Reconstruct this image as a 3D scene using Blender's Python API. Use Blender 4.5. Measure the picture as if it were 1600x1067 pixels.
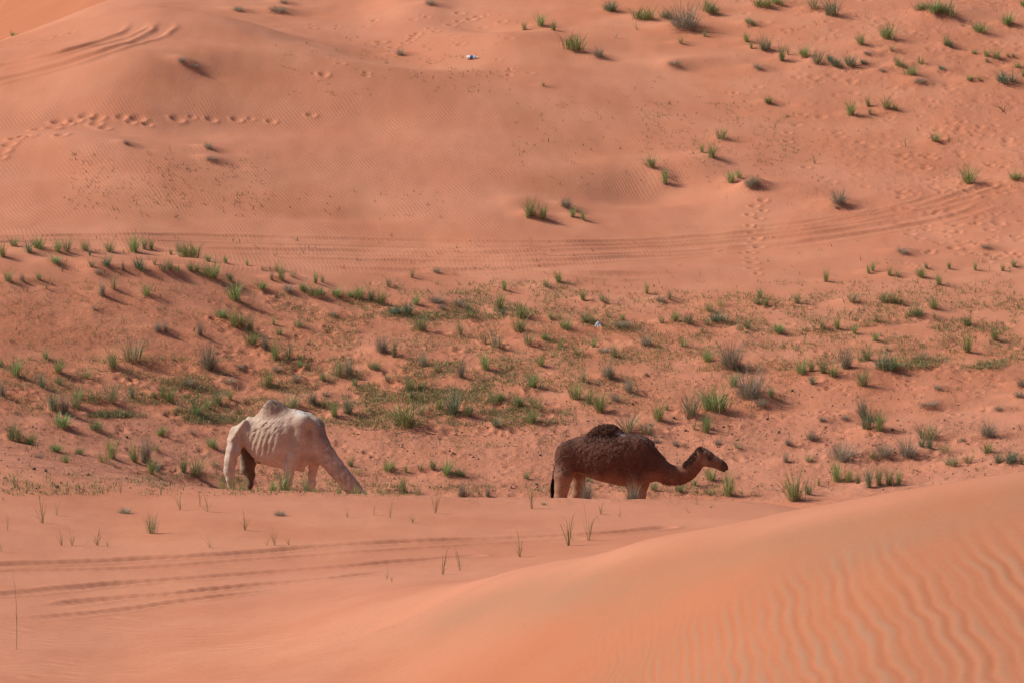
import bpy, math, numpy as np
from mathutils import Vector
rng = np.random.default_rng(7)
for o in list(bpy.data.objects): bpy.data.objects.remove(o)
scn = bpy.context.scene
COL = scn.collection

# ---------------------------------------------------------------- camera, light, exposure
F = 8889.0; PITCH = math.radians(9.0); CP, SP = math.cos(PITCH), math.sin(PITCH)
cam_d = bpy.data.cameras.new('camera'); cam = bpy.data.objects.new('camera', cam_d); COL.objects.link(cam)
cam_d.sensor_width = 36; cam_d.lens = 200; cam_d.clip_start = 0.5; cam_d.clip_end = 9000
cam.location = (0, 0, 0); cam.rotation_euler = (math.radians(90) - PITCH, 0, 0)
cam_d.dof.use_dof = True; cam_d.dof.focus_distance = 104; cam_d.dof.aperture_fstop = 13
scn.camera = cam
SUN_EL, SUN_BACK = math.radians(42), math.radians(7)      # sun from the left, a little behind the camels
to_sun = Vector((-math.cos(SUN_EL) * math.cos(SUN_BACK), math.cos(SUN_EL) * math.sin(SUN_BACK), math.sin(SUN_EL)))
world = bpy.data.worlds.new('World'); scn.world = world; world.use_nodes = True
wn = world.node_tree.nodes; wl = world.node_tree.links
for n in list(wn): wn.remove(n)
sky = wn.new('ShaderNodeTexSky'); sky.sky_type = 'NISHITA'; sky.sun_disc = False
sky.sun_elevation = SUN_EL; sky.sun_rotation = math.atan2(to_sun.x, to_sun.y); sky.dust_density = 2.0
bg = wn.new('ShaderNodeBackground'); bg.inputs['Strength'].default_value = 0.085
wo = wn.new('ShaderNodeOutputWorld'); wl.new(sky.outputs[0], bg.inputs[0]); wl.new(bg.outputs[0], wo.inputs[0])
sd = bpy.data.lights.new('sun', 'SUN'); sd.energy = 4.35; sd.angle = math.radians(0.55); sd.color = (1.0, 0.95, 0.87)
sun = bpy.data.objects.new('sun', sd); COL.objects.link(sun); sun.rotation_euler = to_sun.to_track_quat('Z', 'Y').to_euler()
scn.view_settings.view_transform = 'Standard'; scn.view_settings.look = 'None'
scn.view_settings.gamma = 1; scn.view_settings.exposure = -0.08

# ---------------------------------------------------------------- helpers
def slope_of(v):                                           # z / y of the ray through photo row v
    b = (533.5 - v) / F
    return (-SP + b * CP) / (CP + b * SP)
def project(x, y, z):                                      # world -> photo pixel
    d = y * CP - z * SP; up = y * SP + z * CP
    return 800 + F * x / d, 533.5 - F * up / d
GR = rng.uniform(0, 2 * np.pi, (256, 256))
GX, GY = np.cos(GR), np.sin(GR)
def noise2(x, y):
    xi = np.floor(x).astype(np.int64); yi = np.floor(y).astype(np.int64); fx = x - xi; fy = y - yi
    u = fx * fx * fx * (fx * (fx * 6 - 15) + 10); v = fy * fy * fy * (fy * (fy * 6 - 15) + 10)
    def g(dx, dy):
        i = (xi + dx) & 255; j = (yi + dy) & 255
        return GX[i, j] * (fx - dx) + GY[i, j] * (fy - dy)
    a = g(0, 0) * (1 - u) + g(1, 0) * u; b = g(0, 1) * (1 - u) + g(1, 1) * u
    return (a * (1 - v) + b * v) * 1.5
def noise3(p, s):
    x, y, z = p[..., 0] / s, p[..., 1] / s, p[..., 2] / s
    return (noise2(x + 17.3, y + z * .7 + 3.1) + noise2(y * 1.1 + 41.7, z + 9.2 - x * .6) + noise2(z + 71.1, x * .9 + 5.5 + y * .5)) / 1.8
def sstep(a, b, x):
    t = np.clip((x - a) / (b - a), 0, 1); return t * t * (3 - 2 * t)
def pchip(xk, yk, x):
    xk = np.asarray(xk, float); yk = np.asarray(yk, float); h = np.diff(xk); d = np.diff(yk) / h
    m = np.zeros_like(yk); m[0] = d[0]; m[-1] = d[-1]
    for i in range(1, len(xk) - 1):
        m[i] = (d[i - 1] * h[i] + d[i] * h[i - 1]) / (h[i] + h[i - 1])   # smooth parabolic slopes
    x = np.asarray(x, float); i = np.clip(np.searchsorted(xk, x) - 1, 0, len(xk) - 2)
    t = np.clip((x - xk[i]) / h[i], -0.0, 1.0)
    r = ((2*t**3-3*t**2+1)*yk[i] + (t**3-2*t**2+t)*h[i]*m[i] + (-2*t**3+3*t**2)*yk[i+1] + (t**3-t**2)*h[i]*m[i+1])
    r = np.where(x < xk[0], yk[0] + m[0] * (x - xk[0]), r)
    return np.where(x > xk[-1], yk[-1] + m[-1] * (x - xk[-1]), r)
def make_mesh(name, verts, quads, mats, attrs=None, smooth=True):
    """verts (n,3), quads (m,4) or (m,3) numpy; attrs {name: (n,) or (n,3)} per vertex"""
    me = bpy.data.meshes.new(name); n, m = len(verts), len(quads); k = quads.shape[1]
    me.vertices.add(n); me.vertices.foreach_set('co', np.ascontiguousarray(verts, dtype=np.float32).ravel())
    me.loops.add(m * k); me.loops.foreach_set('vertex_index', np.ascontiguousarray(quads, dtype=np.int32).ravel())
    me.polygons.add(m); me.polygons.foreach_set('loop_start', np.arange(0, m * k, k, dtype=np.int32))
    if smooth: me.polygons.foreach_set('use_smooth', np.ones(m, bool))
    for a, dta in (attrs or {}).items():
        dta = np.asarray(dta, dtype=np.float32)
        if dta.ndim == 1:
            at = me.attributes.new(a, 'FLOAT', 'POINT'); at.data.foreach_set('value', dta)
        else:
            at = me.attributes.new(a, 'FLOAT_COLOR', 'POINT')
            at.data.foreach_set('color', np.concatenate([dta, np.ones((n, 1), np.float32)], 1).astype(np.float32).ravel())
    me.update(calc_edges=True)
    for mt in mats: me.materials.append(mt)
    return me
def link(name, me, parent=None, loc=(0, 0, 0), **props):
    o = bpy.data.objects.new(name, me); COL.objects.link(o); o.location = loc
    if parent is not None: o.parent = parent
    for k, v in props.items(): o[k] = v
    return o
class NT:                                                  # tiny node-graph helper
    def __init__(s, name):
        s.m = bpy.data.materials.new(name); s.m.use_nodes = True; s.t = s.m.node_tree
        s.bsdf = s.t.nodes['Principled BSDF']
    def n(s, typ, ins=None, **kw):
        nd = s.t.nodes.new(typ)
        for k, v in kw.items(): setattr(nd, k, v)
        for k, v in (ins or {}).items():
            if hasattr(v, 'is_linked') or isinstance(v, bpy.types.NodeSocket): s.t.links.new(v, nd.inputs[k])
            else: nd.inputs[k].default_value = v
        return nd
    def math(s, op, a, b=0.0):
        return s.n('ShaderNodeMath', {0: a, 1: b}, operation=op).outputs[0]
    def mix(s, f, a, b, bt='MIX'):
        nd = s.n('ShaderNodeMix', data_type='RGBA', blend_type=bt)
        for k, v in ((0, f), (6, a), (7, b)):
            if isinstance(v, bpy.types.NodeSocket): s.t.links.new(v, nd.inputs[k])
            else: nd.inputs[k].default_value = v if k == 0 else (v if len(v) == 4 else (*v, 1))
        return nd.outputs[2]
    def attr(s, name, out='Fac'):
        return s.n('ShaderNodeAttribute', attribute_name=name).outputs[out]
    def ramp(s, f, a, b):
        return s.n('ShaderNodeMapRange', {0: f, 1: a, 2: b}, interpolation_type='SMOOTHSTEP').outputs[0]
    def lk(s, a, b): s.t.links.new(a, b)

# ---------------------------------------------------------------- terrain: heights as world distances / levels
# every column: (photo column, [(distance in m, photo row that level is seen at)])
CTRL = [
 (-500, [(60,1180),(66,1060),(72,950),(79,840),(86,740),(90,690),(93,680),(98,650),(104,605),(109,560),(115,470),(121,395),(126,350),(130,345),(134,330),(139,290),(147,190),(155,115),(163,80),(170,70),(180,30),(190,-60)]),
 (0,    [(60,1180),(66,1067),(72,965),(79,862),(86,765),(90,713),(93,707),(98,698),(104,686),(109,652),(115,560),(121,450),(126,379),(129,379),(132,368),(136,345),(144,240),(151,150),(158,92),(163,68),(166,76),(172,62),(180,0),(190,-80)]),
 (200,  [(60,1180),(66,1072),(72,975),(79,877),(86,788),(90,748),(93,746),(98,744),(104,733),(109,698),(115,600),(121,490),(126,396),(129,396),(132,377),(136,340),(144,222),(151,125),(158,45),(163,2),(166,4),(172,-10),(180,-50),(190,-100)]),
 (300,  [(58,1190),(64.6,1072),(70.5,985),(78,885),(84,806),(89,762),(92,763),(98,776),(104,780),(109,726),(115,625),(120,530),(127,412),(130,405),(133,385),(137,352),(143,258),(150,160),(157,66),(161,18),(165,22),(172,0),(180,-50),(190,-105)]),
 (400,  [(57,1200),(63.6,1072),(70,985),(78,890),(84,812),(88,768),(91,772),(98,797),(104,814),(109,748),(113,675),(118,592),(124,492),(128,428),(131,415),(135,385),(141,305),(149,195),(156,95),(161,36),(165,44),(172,8),(180,-50),(190,-110)]),
 (600,  [(57,1180),(62.5,1072),(65.5,995),(68,945),(73,913),(78,884),(82,838),(85,803),(88,773),(91,780),(98,804),(104,818),(109,757),(113,690),(118,605),(124,515),(128,465),(132,425),(137,380),(144,290),(150,200),(156,109),(160,110),(167,60),(174,5),(182,-60),(190,-110)]),
 (800,  [(54,1170),(58.5,1067),(62.5,960),(66,887),(68.5,893),(73,902),(79,873),(83,833),(86,801),(88,781),(91,784),(98,814),(103,832),(109,757),(113,690),(118,605),(124,535),(129,480),(134,415),(139,365),(144,295),(150,212),(156,135),(161,85),(167,30),(174,-20),(190,-120)]),
 (1000, [(50,1170),(54.5,1067),(59,930),(62.5,840),(66,855),(72,882),(80,853),(84,822),(86.4,797),(88,781),(91,785),(98,818),(102,838),(109,757),(114,680),(120,590),(126,520),(131,465),(136,410),(141,365),(146,300),(151,225),(157,145),(163,70),(169,5),(178,-70),(190,-130)]),
 (1200, [(46,1170),(50.5,1067),(56,905),(60.5,803),(64,825),(70,872),(83,828),(88,786),(92,790),(98,812),(104,800),(109,757),(114,685),(120,600),(126,525),(131,465),(136,412),(141,362),(146,300),(151,230),(157,150),(163,70),(169,5),(178,-70),(190,-130)]),
 (1400, [(44,1170),(48,1067),(53.5,900),(59.5,766),(63,795),(70,860),(80,850),(88,822),(98,800),(104,778),(109,748),(114,680),(120,600),(126,525),(131,465),(136,412),(141,355),(146,295),(151,230),(157,150),(163,70),(169,5),(178,-70),(190,-130)]),
 (1600, [(42.5,1170),(46.5,1067),(52.5,885),(58.5,734),(62,768),(70,850),(80,860),(90,825),(98,785),(104,750),(109,718),(114,670),(120,600),(126,530),(131,470),(136,415),(141,350),(146,285),(151,225),(157,148),(163,70),(169,5),(178,-70),(190,-130)]),
 (2100, [(41,1150),(45,1030),(50,870),(56,690),(60,722),(70,830),(80,850),(90,820),(98,780),(104,740),(109,700),(114,650),(120,590),(126,525),(131,460),(136,400),(141,335),(146,275),(151,215),(157,140),(163,65),(169,0),(178,-70),(190,-130)]),
]
def sq(D): return D if D < 104 else 104 + (D - 104) * 0.74
XF = np.concatenate([-np.geomspace(2200, 15.5, 46)[:-1], np.arange(-15.5, -7, .034), np.arange(-7, 7, .027), np.arange(7, 15.5, .034), np.geomspace(15.5, 2200, 46)])
YF = np.concatenate([-np.geomspace(400, 3, 14), np.linspace(0, 36, 30), np.arange(37, 64, .055), np.arange(64, 90, .065), np.arange(90, 100, .1), np.arange(100, 158, .062), np.geomspace(158.1, 3500, 60)])
XG, YG = np.meshgrid(XF, YF)
cols_u = np.array([c[0] for c in CTRL], float)
Ys = np.clip(YF, 36, 163)
colz = np.stack([pchip([sq(d) for d, v in k], [sq(d) * slope_of(v) for d, v in k], Ys) for u, k in CTRL], 1)
UG = 800 + F * XG / np.maximum(YG, 30) * (CP + 0.0)
UC = np.clip(UG, cols_u[0], cols_u[-1])
Z = np.empty_like(XG)
ufine = np.arange(-500, 2101, 10.0)
gk = np.exp(-.5 * (np.arange(-15, 16) * 10 / 52.0) ** 2); gk /= gk.sum()
for j in range(len(YF)):
    r_ = np.interp(ufine, cols_u, colz[j]); r_ = np.convolve(np.r_[np.full(15, r_[0]), r_, np.full(15, r_[-1])], gk, 'valid')
    Z[j] = np.interp(UC[j], ufine, r_)
# behind the upper-left ridge the ground drops to the left, so that face looks into the sun
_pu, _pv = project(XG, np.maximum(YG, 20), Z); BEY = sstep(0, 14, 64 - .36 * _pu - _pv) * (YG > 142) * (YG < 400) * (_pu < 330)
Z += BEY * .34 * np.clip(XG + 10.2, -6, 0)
# smooth each row a little across so the columns never show
for _ in range(3): Z[:, 1:-1] = .25 * Z[:, :-2] + .5 * Z[:, 1:-1] + .25 * Z[:, 2:]
# under and behind the camera the same dune carries on; past the fine area the dunes roll off to the horizon
near = sstep(38, 20, YG); Z = Z * (1 - near) + near * (-2.2 - 0.20 * np.clip(YG, 0, 40) + 0.0 * XG)
far = sstep(158, 400, YG) + sstep(25, 120, np.abs(XG)); far = np.clip(far, 0, 1)
roll = -9 + 7 * noise2(XG / 90 + 3, YG / 120 + 8) + 3 * noise2(XG / 33, YG / 41)
Z = Z * (1 - far) + far * roll
PU, PV = project(XG, np.maximum(YG, 20), Z)
fine = ((np.abs(XG) < 15.6) & (YG > 36) & (YG < 160)).astype(float)
def band(v0, v1, s=12): return sstep(v0 - s, v0 + s, PV) * (1 - sstep(v1 - s, v1 + s, PV))
def blob(u, v, ru, rv): return np.exp(-(((PU - u) / ru) ** 2 + ((PV - v) / rv) ** 2))
AHEAD = sstep(85, 90, YG)
n_big = noise2(XG / 4.1, YG / 5.3); n_mid = noise2(XG / 1.3 + 9, YG / 1.7)
# large soft undulation of wind-shaped sand
Z += fine * (0.07 * n_big * sstep(88, 104, YG) + 0.022 * n_mid * sstep(100, 108, YG) + 0.012 * noise2(XG / .9, YG / 1.6) * sstep(60, 75, YG))
def bump_at(u, v, ru, rv, h):                               # broad relief seen at a place, given in metres
    global Z
    Z += fine * AHEAD * h * blob(u, v, ru, rv)
# sand tongues and hollows of the far dunes
bump_at(280, 100, 230, 26, .40); bump_at(230, 190, 330, 34, -.34); bump_at(640, 20, 60, 26, .35); bump_at(760, 42, 60, 14, -.16); bump_at(800, 74, 120, 22, .28)
bump_at(1010, 300, 90, 20, -.30); bump_at(1090, 262, 60, 18, .22); bump_at(960, 262, 90, 18, .18); bump_at(1200, 300, 60, 16, .14)
bump_at(810, 320, 40, 12, .12); bump_at(560, 335, 120, 10, -.07); bump_at(120, 215, 110, 22, .22); bump_at(80, 268, 120, 20, -.16)
bump_at(1130, 425, 160, 10, .05); bump_at(930, 432, 120, 7, .07); bump_at(1080, 100, 60, 8, .15); bump_at(1480, 28, 60, 12, .2)
bump_at(1330, 590, 60, 10, .16); bump_at(1500, 575, 120, 12, .12); bump_at(1390, 675, 60, 8, .1); bump_at(310, 745, 25, 6, .12)
def ground_grid(x, y):
    x = np.asarray(x, float); y = np.asarray(y, float)
    i = np.clip(np.searchsorted(XF, x) - 1, 0, len(XF) - 2); j = np.clip(np.searchsorted(YF, y) - 1, 0, len(YF) - 2)
    a = (x - XF[i]) / (XF[i+1] - XF[i]); b = (y - YF[j]) / (YF[j+1] - YF[j])
    return (Z[j, i]*(1-a) + Z[j, i+1]*a)*(1-b) + (Z[j+1, i]*(1-a) + Z[j+1, i+1]*a)*b
def cast(u, v):                                             # photo pixel -> first ground point (vectorised)
    u = np.atleast_1d(np.asarray(u, float)); v = np.atleast_1d(np.asarray(v, float))
    b = (533.5 - v) / F; a = (u - 800) / F; s = slope_of(v); t = a / (CP + b * SP)
    Dd = np.arange(38, 162, .12); hit = np.full(u.shape, 161.0); done = np.zeros(u.shape, bool); prev = np.full(u.shape, 1.0)
    for d in Dd:
        g = d * s - ground_grid(d * t, np.full(u.shape, d))
        new = (~done) & (g <= 0)
        hit[new] = d - .12 * (-g[new]) / np.maximum(prev[new] - g[new], 1e-6); done |= new; prev = g
        if done.all(): break
    x = hit * t; return x, hit, ground_grid(x, hit)
def stamp(x0, y0, rx, ry, fn):                              # add fn(dx, dy) to the heights in a small window
    i0, i1 = np.searchsorted(XF, (x0 - rx, x0 + rx)); j0, j1 = np.searchsorted(YF, (y0 - ry, y0 + ry))
    if i1 - i0 < 2 or j1 - j0 < 2: return
    Z[j0:j1, i0:i1] += fn(XG[j0:j1, i0:i1] - x0, YG[j0:j1, i0:i1] - y0)
def rut(pts, w, depth, berm, wob=0.0, fade=True):
    P = np.array(pts, float); seg = np.r_[0, np.cumsum(np.hypot(*np.diff(P, axis=0).T))]
    t = np.linspace(0, seg[-1], int(seg[-1] / 12) + 2)
    uu = pchip(seg, P[:, 0], t); vv = pchip(seg, P[:, 1], t)
    x, y, z = cast(uu, vv)
    ok = np.r_[True, np.abs(np.diff(y)) < 6]; x, y = x[ok], y[ok]
    for k in range(3): y[1:-1] = .25*y[:-2] + .5*y[1:-1] + .25*y[2:]; x[1:-1] = .25*x[:-2] + .5*x[1:-1] + .25*x[2:]
    L = np.r_[0, np.cumsum(np.hypot(np.diff(x), np.diff(y)))]
    i0, i1 = np.searchsorted(XF, (x.min() - 1, x.max() + 1)); j0, j1 = np.searchsorted(YF, (y.min() - 1, y.max() + 1))
    gx, gy = XG[j0:j1, i0:i1], YG[j0:j1, i0:i1]; best = np.full(gx.shape, 9.0); sg = np.zeros(gx.shape); al = np.zeros(gx.shape)
    for k in range(len(x) - 1):
        ax, ay, bx, by = x[k], y[k], x[k+1], y[k+1]; l2 = (bx-ax)**2 + (by-ay)**2 + 1e-9
        a0, a1 = np.searchsorted(XF[i0:i1], (min(ax, bx) - .8, max(ax, bx) + .8)); b0, b1 = np.searchsorted(YF[j0:j1], (min(ay, by) - .8, max(ay, by) + .8))
        X_, Y_ = gx[b0:b1, a0:a1], gy[b0:b1, a0:a1]
        tt = np.clip(((X_-ax)*(bx-ax) + (Y_-ay)*(by-ay)) / l2, 0, 1); dx = X_-ax-tt*(bx-ax); dy = Y_-ay-tt*(by-ay)
        d = np.hypot(dx, dy); m = d < best[b0:b1, a0:a1]
        best[b0:b1, a0:a1] = np.where(m, d, best[b0:b1, a0:a1]); al[b0:b1, a0:a1] = np.where(m, L[k] + tt*math.sqrt(l2), al[b0:b1, a0:a1])
    d = best / w * (1 + .25 * noise2(al * 1.3, al * 0 + 2.2))
    e = sstep(0, 1.5, al) * sstep(L[-1], L[-1] - 1.5, al) if fade else 1.0
    e = e * (.75 + .5 * noise2(al * .5 + 7, al * 0 + w))
    tread = 1 + .4 * wob * np.sin(al * 2 * np.pi / .22)
    Z[j0:j1, i0:i1] += e * (-depth * tread * np.exp(-d**4) + berm * tread * np.exp(-((d - 1.55) / .5) ** 2)) * (best < 8)
# wheel tracks in the foreground
rut([(-60,886),(0,883),(200,875),(400,863),(500,854),(700,844),(850,838),(985,830),(1040,824)], .15, .055, .03, .25, False)
rut([(-60,896),(0,893),(200,888),(400,874),(600,860),(800,848),(900,842)], .12, .03, .015, .3, False)
rut([(-60,934),(0,929),(130,917),(277,905),(500,888),(620,878),(740,868)], .15, .045, .025, .3, False)
rut([(60,950),(156,937),(277,927),(390,915),(500,905),(646,888)], .14, .05, .025, .4)
rut([(10,968),(65,965),(195,952),(293,938),(400,925),(500,913)], .13, .04, .02, .4)
# many old tracks in the corridor between the knoll and the big dune
for k, P in enumerate([
 [(-60,372),(200,368),(500,374),(800,379),(1000,377),(1200,361),(1350,340),(1480,312),(1545,290)],
 [(-60,380),(150,376),(400,382),(700,388),(900,386),(1100,376),(1300,355),(1430,333),(1520,308)],
 [(300,390),(500,393),(700,397),(900,393),(1100,384),(1300,364),(1450,337),(1535,318)],
 [(420,404),(650,409),(850,409),(1050,400),(1250,381),(1400,358),(1500,337),(1565,312)],
 [(700,402),(900,400),(1100,392),(1280,374),(1420,350)],[(480,418),(640,424),(800,421),(950,412)],[(760,418),(860,424),(960,430),(1060,430)],
 [(1000,352),(1150,358),(1280,345),(1400,325),(1500,296)],[(600,384),(760,392),(900,398),(1050,396)]]):
    rut(P, [.16, .13, .2][k % 3], [.036, .026, .034][k % 3], [.024, .016, .026][k % 3], .15, k > 1)
# two tracks turning on the high dune at the left
rut([(-60,118),(0,105),(60,93),(140,72),(200,52),(224,38),(220,28)], .17, .05, .05); rut([(-60,142),(0,127),(80,108),(170,80),(240,56),(264,42),(260,30)], .17, .05, .06)
# knoll-edge sand step at left and old wheel lines in the valley at right
rut([(1190,722),(1330,724),(1420,730),(1520,726)], .1, .02, .01); rut([(1150,736),(1300,738),(1390,742)], .1, .02, .01)
def hoof(x, y, r, dep, ecc=1.3, rim=.5):
    stamp(x, y, r*3, r*3*ecc, lambda dx, dy: -dep*np.exp(-((dx/r)**2 + (dy/(r*ecc))**2)**1.5) + rim*dep*np.exp(-((np.hypot(dx/r, dy/(r*ecc)) - 1.6)/.45)**2) * (dy < r*.4))
FP = [(3,236,1.2),(14,226,1.1),(26,216,1.2),(38,212,1),(47,211,1),(60,203,1.1),(81,201,1.2),(92,191,1.2),(105,193,.9),(118,188,1.1),(134,181,1.1),(152,184,1.1),(150,193,1),(163,201,.9),(190,183,.9),(216,185,1.2),(205,190,.8),(230,194,.8),(277,186,1.1),(300,183,.6),(330,187,.9),(370,187,.9),(392,186,.6),(424,190,.8),(486,180,.8),
      (8,74,.8),(35,69,.8),(54,65,.7),(72,63,.7),(90,57,.7),(112,52,.7),(0,245,1),(-20,252,1),(96,211,1)]
for u, v, r in FP:
    x, y, z = cast(u, v); hoof(x[0], y[0], .12 * r, .048 * r)
for u, v in [(1192,313),(1180,322),(1196,330),(1172,336),(1188,342),(1170,352),(1184,358),(1173,366),(1186,372),(1172,380),(1183,387),(1176,395),(1170,404),(1180,411),(1172,420),(1178,428),
             (1262,262),(1240,208),(1228,222),(590,66),(612,75),(632,68),(645,60),(655,52),(668,45),(680,50),(700,40),(735,30),(745,26),(760,24),(720,34),(640,64),(650,55)]:
    x, y, z = cast(u + rng.normal(0, 3), v); hoof(x[0], y[0], .09 * rng.uniform(.7, 1.3), .038, 1.2)
# trampled ground: pits and clods on the knoll, the valley floor and the far right slope
def pits(n, u0, u1, v0, v1, r, dep, keep=None):
    u = rng.uniform(u0, u1, n); v = rng.uniform(v0, v1, n)
    k = noise2(u / 60, v / 22 + 5) > -.12 if keep is None else keep(u, v); u, v = u[k], v[k]
    x, y, z = cast(u, v)
    for a, b in zip(x, y):
        if b < 90: continue
        hoof(a, b, r * rng.uniform(.6, 1.5), dep * rng.uniform(.3, 1.4), rng.uniform(.8, 1.6), rng.uniform(.2, .7))
pits(900, 0, 1600, 640, 775, .07, .035); pits(1100, 0, 900, 430, 650, .08, .032, lambda u, v: (v > 400 + u * .13) & ((u > 330) | (v > 575)) & (noise2(u / 50, v / 20) > -.05))
pits(500, 850, 1600, 470, 620, .07, .026); pits(500, 1050, 1600, 0, 300, .08, .020, lambda u, v: u > 1150 + v * .5 + 120 * noise2(u / 90, v / 40)); pits(260, 1400, 1600, 200, 420, .08, .026)
pits(90, 480, 850, 20, 120, .07, .03); pits(60, 60, 420, 700, 760, .09, .03)
# ---------------------------------------------------------------- every plant one can tell apart: place, height, width (in a crop's own pixels), kind
T = {}
T[(0,340,4)] = '''20 245 90 50 g;85 180 60 60 g;185 220 70 70 b;250 195 75 90 g;360 215 80 60 g;410 210 85 60 o;535 208 70 70 g;560 240 60 25 b;690 215 70 60 g;840 215 105 100 g;905 200 90 50 g;945 200 70 50 g;1070 232 45 30 g;1120 215 60 50 d;1195 250 90 120 g;1300 275 50 50 g;1410 285 50 35 g;1545 300 40 25 g;340 285 45 80 g;665 305 90 80 b;575 312 60 60 o;870 328 75 90 b;968 298 50 30 o;1060 330 70 50 g;1025 340 70 60 o;1110 345 60 40 o;1190 335 70 50 g;1225 340 60 50 g;1325 375 95 130 g;1435 395 60 60 b;48 398 70 60 g;143 400 50 30 d;245 390 50 40 g;290 448 45 15 o;710 450 90 40 o;640 490 100 50 d;922 487 70 70 g;1470 520 120 110 g;1380 625 50 80 g;1460 680 110 60 g;1510 680 80 70 g;1560 710 100 60 g;1565 790 80 90 g;985 710 60 50 d;1035 715 70 30 d;1252 735 90 25 d;830 890 140 150 o;705 940 120 100 g;1305 940 150 120 d;283 880 60 60 g;100 990 110 90 g;362 965 80 80 g;543 1005 60 45 g;260 1060 100 60 b;370 1045 65 45 g;0 930 60 40 g;590 575 18 30 d;770 330 60 20 d;610 350 30 50 d;390 340 90 12 s;1165 1040 30 90 d;1430 1030 30 90 d;1500 940 30 60 d'''
T[(0,540,4)] = '''135 330 80 35 s;10 310 90 30 d;330 400 130 80 b;405 415 110 70 d;480 390 120 110 g;500 330 60 50 g;575 340 50 40 o;700 360 130 90 o;825 325 65 45 b;955 320 50 30 o;1055 350 110 80 g;1010 320 70 30 g;1230 435 110 100 g;1295 390 60 50 g;1360 360 80 90 g;1435 335 60 40 g;375 505 90 120 g;590 525 70 90 g;1010 555 60 70 g;1320 635 60 70 g;70 590 130 60 g;110 600 110 90 g;185 615 90 100 g;405 730 60 60 g;350 660 50 80 g;490 675 45 60 g;700 700 140 100 g;655 730 70 90 y;845 725 130 60 g;910 730 160 60 d;965 655 55 60 y;945 800 100 60 g;990 790 90 60 b;1145 790 110 40 g;1230 815 130 110 g;1340 755 50 50 o;175 905 60 40 s;205 890 50 30 s;245 955 65 35 s;20 965 30 30 s;755 915 60 50 s;1130 1025 120 80 s;1300 1035 150 60 s;1250 1000 110 30 s;1395 930 50 25 s;1005 930 70 30 s;1200 550 25 30 d;240 700 30 80 d'''
T[(0,720,3.074)] = '''205 297 110 70 s;270 260 80 50 s;295 405 60 40 s;345 405 70 40 s;468 405 70 60 s;515 412 35 30 s;735 348 100 40 o;708 345 70 30 s;1175 332 80 40 s;1008 415 70 50 s;1280 405 70 20 s;1320 403 80 25 s;1387 402 30 25 s;8 435 90 40 s;37 332 80 30 s;1345 262 25 60 d;600 250 25 90 d;80 905 350 14 s'''
T[(500,720,3.074)] = '''130 270 50 40 s;258 258 80 30 s;337 272 80 40 s;553 250 110 30 s;1018 228 110 50 s;1350 255 45 50 s;1440 268 35 30 s;445 295 40 60 s;398 155 90 50 g;375 185 40 8 s;470 165 70 20 o;680 172 70 40 d;805 170 55 30 d;330 50 60 90 g;412 52 40 20 g;478 45 45 40 o;545 40 60 50 g;610 65 70 80 g;668 72 40 50 g;995 85 40 40 g;175 60 35 50 y;150 25 50 40 g;590 545 110 40 s;672 525 100 40 s;960 460 110 60 s;1195 405 130 60 s;1290 380 150 60 s;322 568 50 20 s;345 580 40 15 s;1075 210 15 25 d'''
T[(320,600,5.333)] = '''150 790 60 80 y;230 800 60 90 y;320 805 60 80 y;560 880 90 80 g;660 860 180 60 g;720 890 60 70 y;850 890 110 80 g;910 890 40 40 g;960 920 60 20 y;1050 890 80 40 s;1110 895 80 40 g;1250 900 80 80 y;1460 905 70 40 g;1500 905 50 30 y;100 780 120 60 s'''
T[(400,400,4)] = '''160 155 110 60 g;130 95 60 40 o;230 135 50 50 o;370 170 80 35 g;413 165 50 30 g;98 150 50 20 d;45 90 30 30 o;35 205 50 70 g;300 215 50 60 g;360 245 60 110 g;200 225 50 70 d;505 255 60 90 g;590 255 45 50 g;645 265 75 70 g;720 275 80 60 g;775 300 95 80 g;975 135 70 40 o;828 190 60 35 o;950 365 90 80 b;1000 305 60 60 g;1035 465 110 110 g;1325 345 60 40 b;1345 385 50 40 o;870 360 45 60 b;1270 320 50 60 d;110 430 60 20 g;148 495 60 50 g;265 445 50 60 o;1550 215 75 40 g;1520 330 110 50 g;1545 370 50 35 b;1430 550 90 30 o;1500 570 110 90 o;1275 495 100 40 o;55 580 90 60 d;125 650 110 70 g;205 640 110 70 o;270 695 50 50 g;70 810 100 80 g;415 775 60 60 g;530 745 110 70 o;580 740 90 60 d;620 805 50 55 g;790 600 100 90 d;860 630 120 50 g;745 705 55 70 g;820 780 60 50 o;1045 690 90 60 d;1135 720 60 50 o;1435 710 110 90 g;1280 755 110 50 d;955 840 80 60 g;970 890 60 50 b;1040 830 50 50 o;1230 990 160 120 b;1145 955 80 50 g;1330 1000 100 70 g;1500 905 60 90 g;940 1060 160 180 g;1020 990 80 80 o;490 1000 100 70 g;575 985 120 80 b;350 920 80 70 d;220 950 90 120 o;1500 1067 70 70 b;1125 290 40 120 d;1165 335 35 50 d;1130 105 30 60 d;250 785 45 60 d;430 870 25 40 d;130 720 35 60 d;480 375 30 50 d'''
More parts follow.
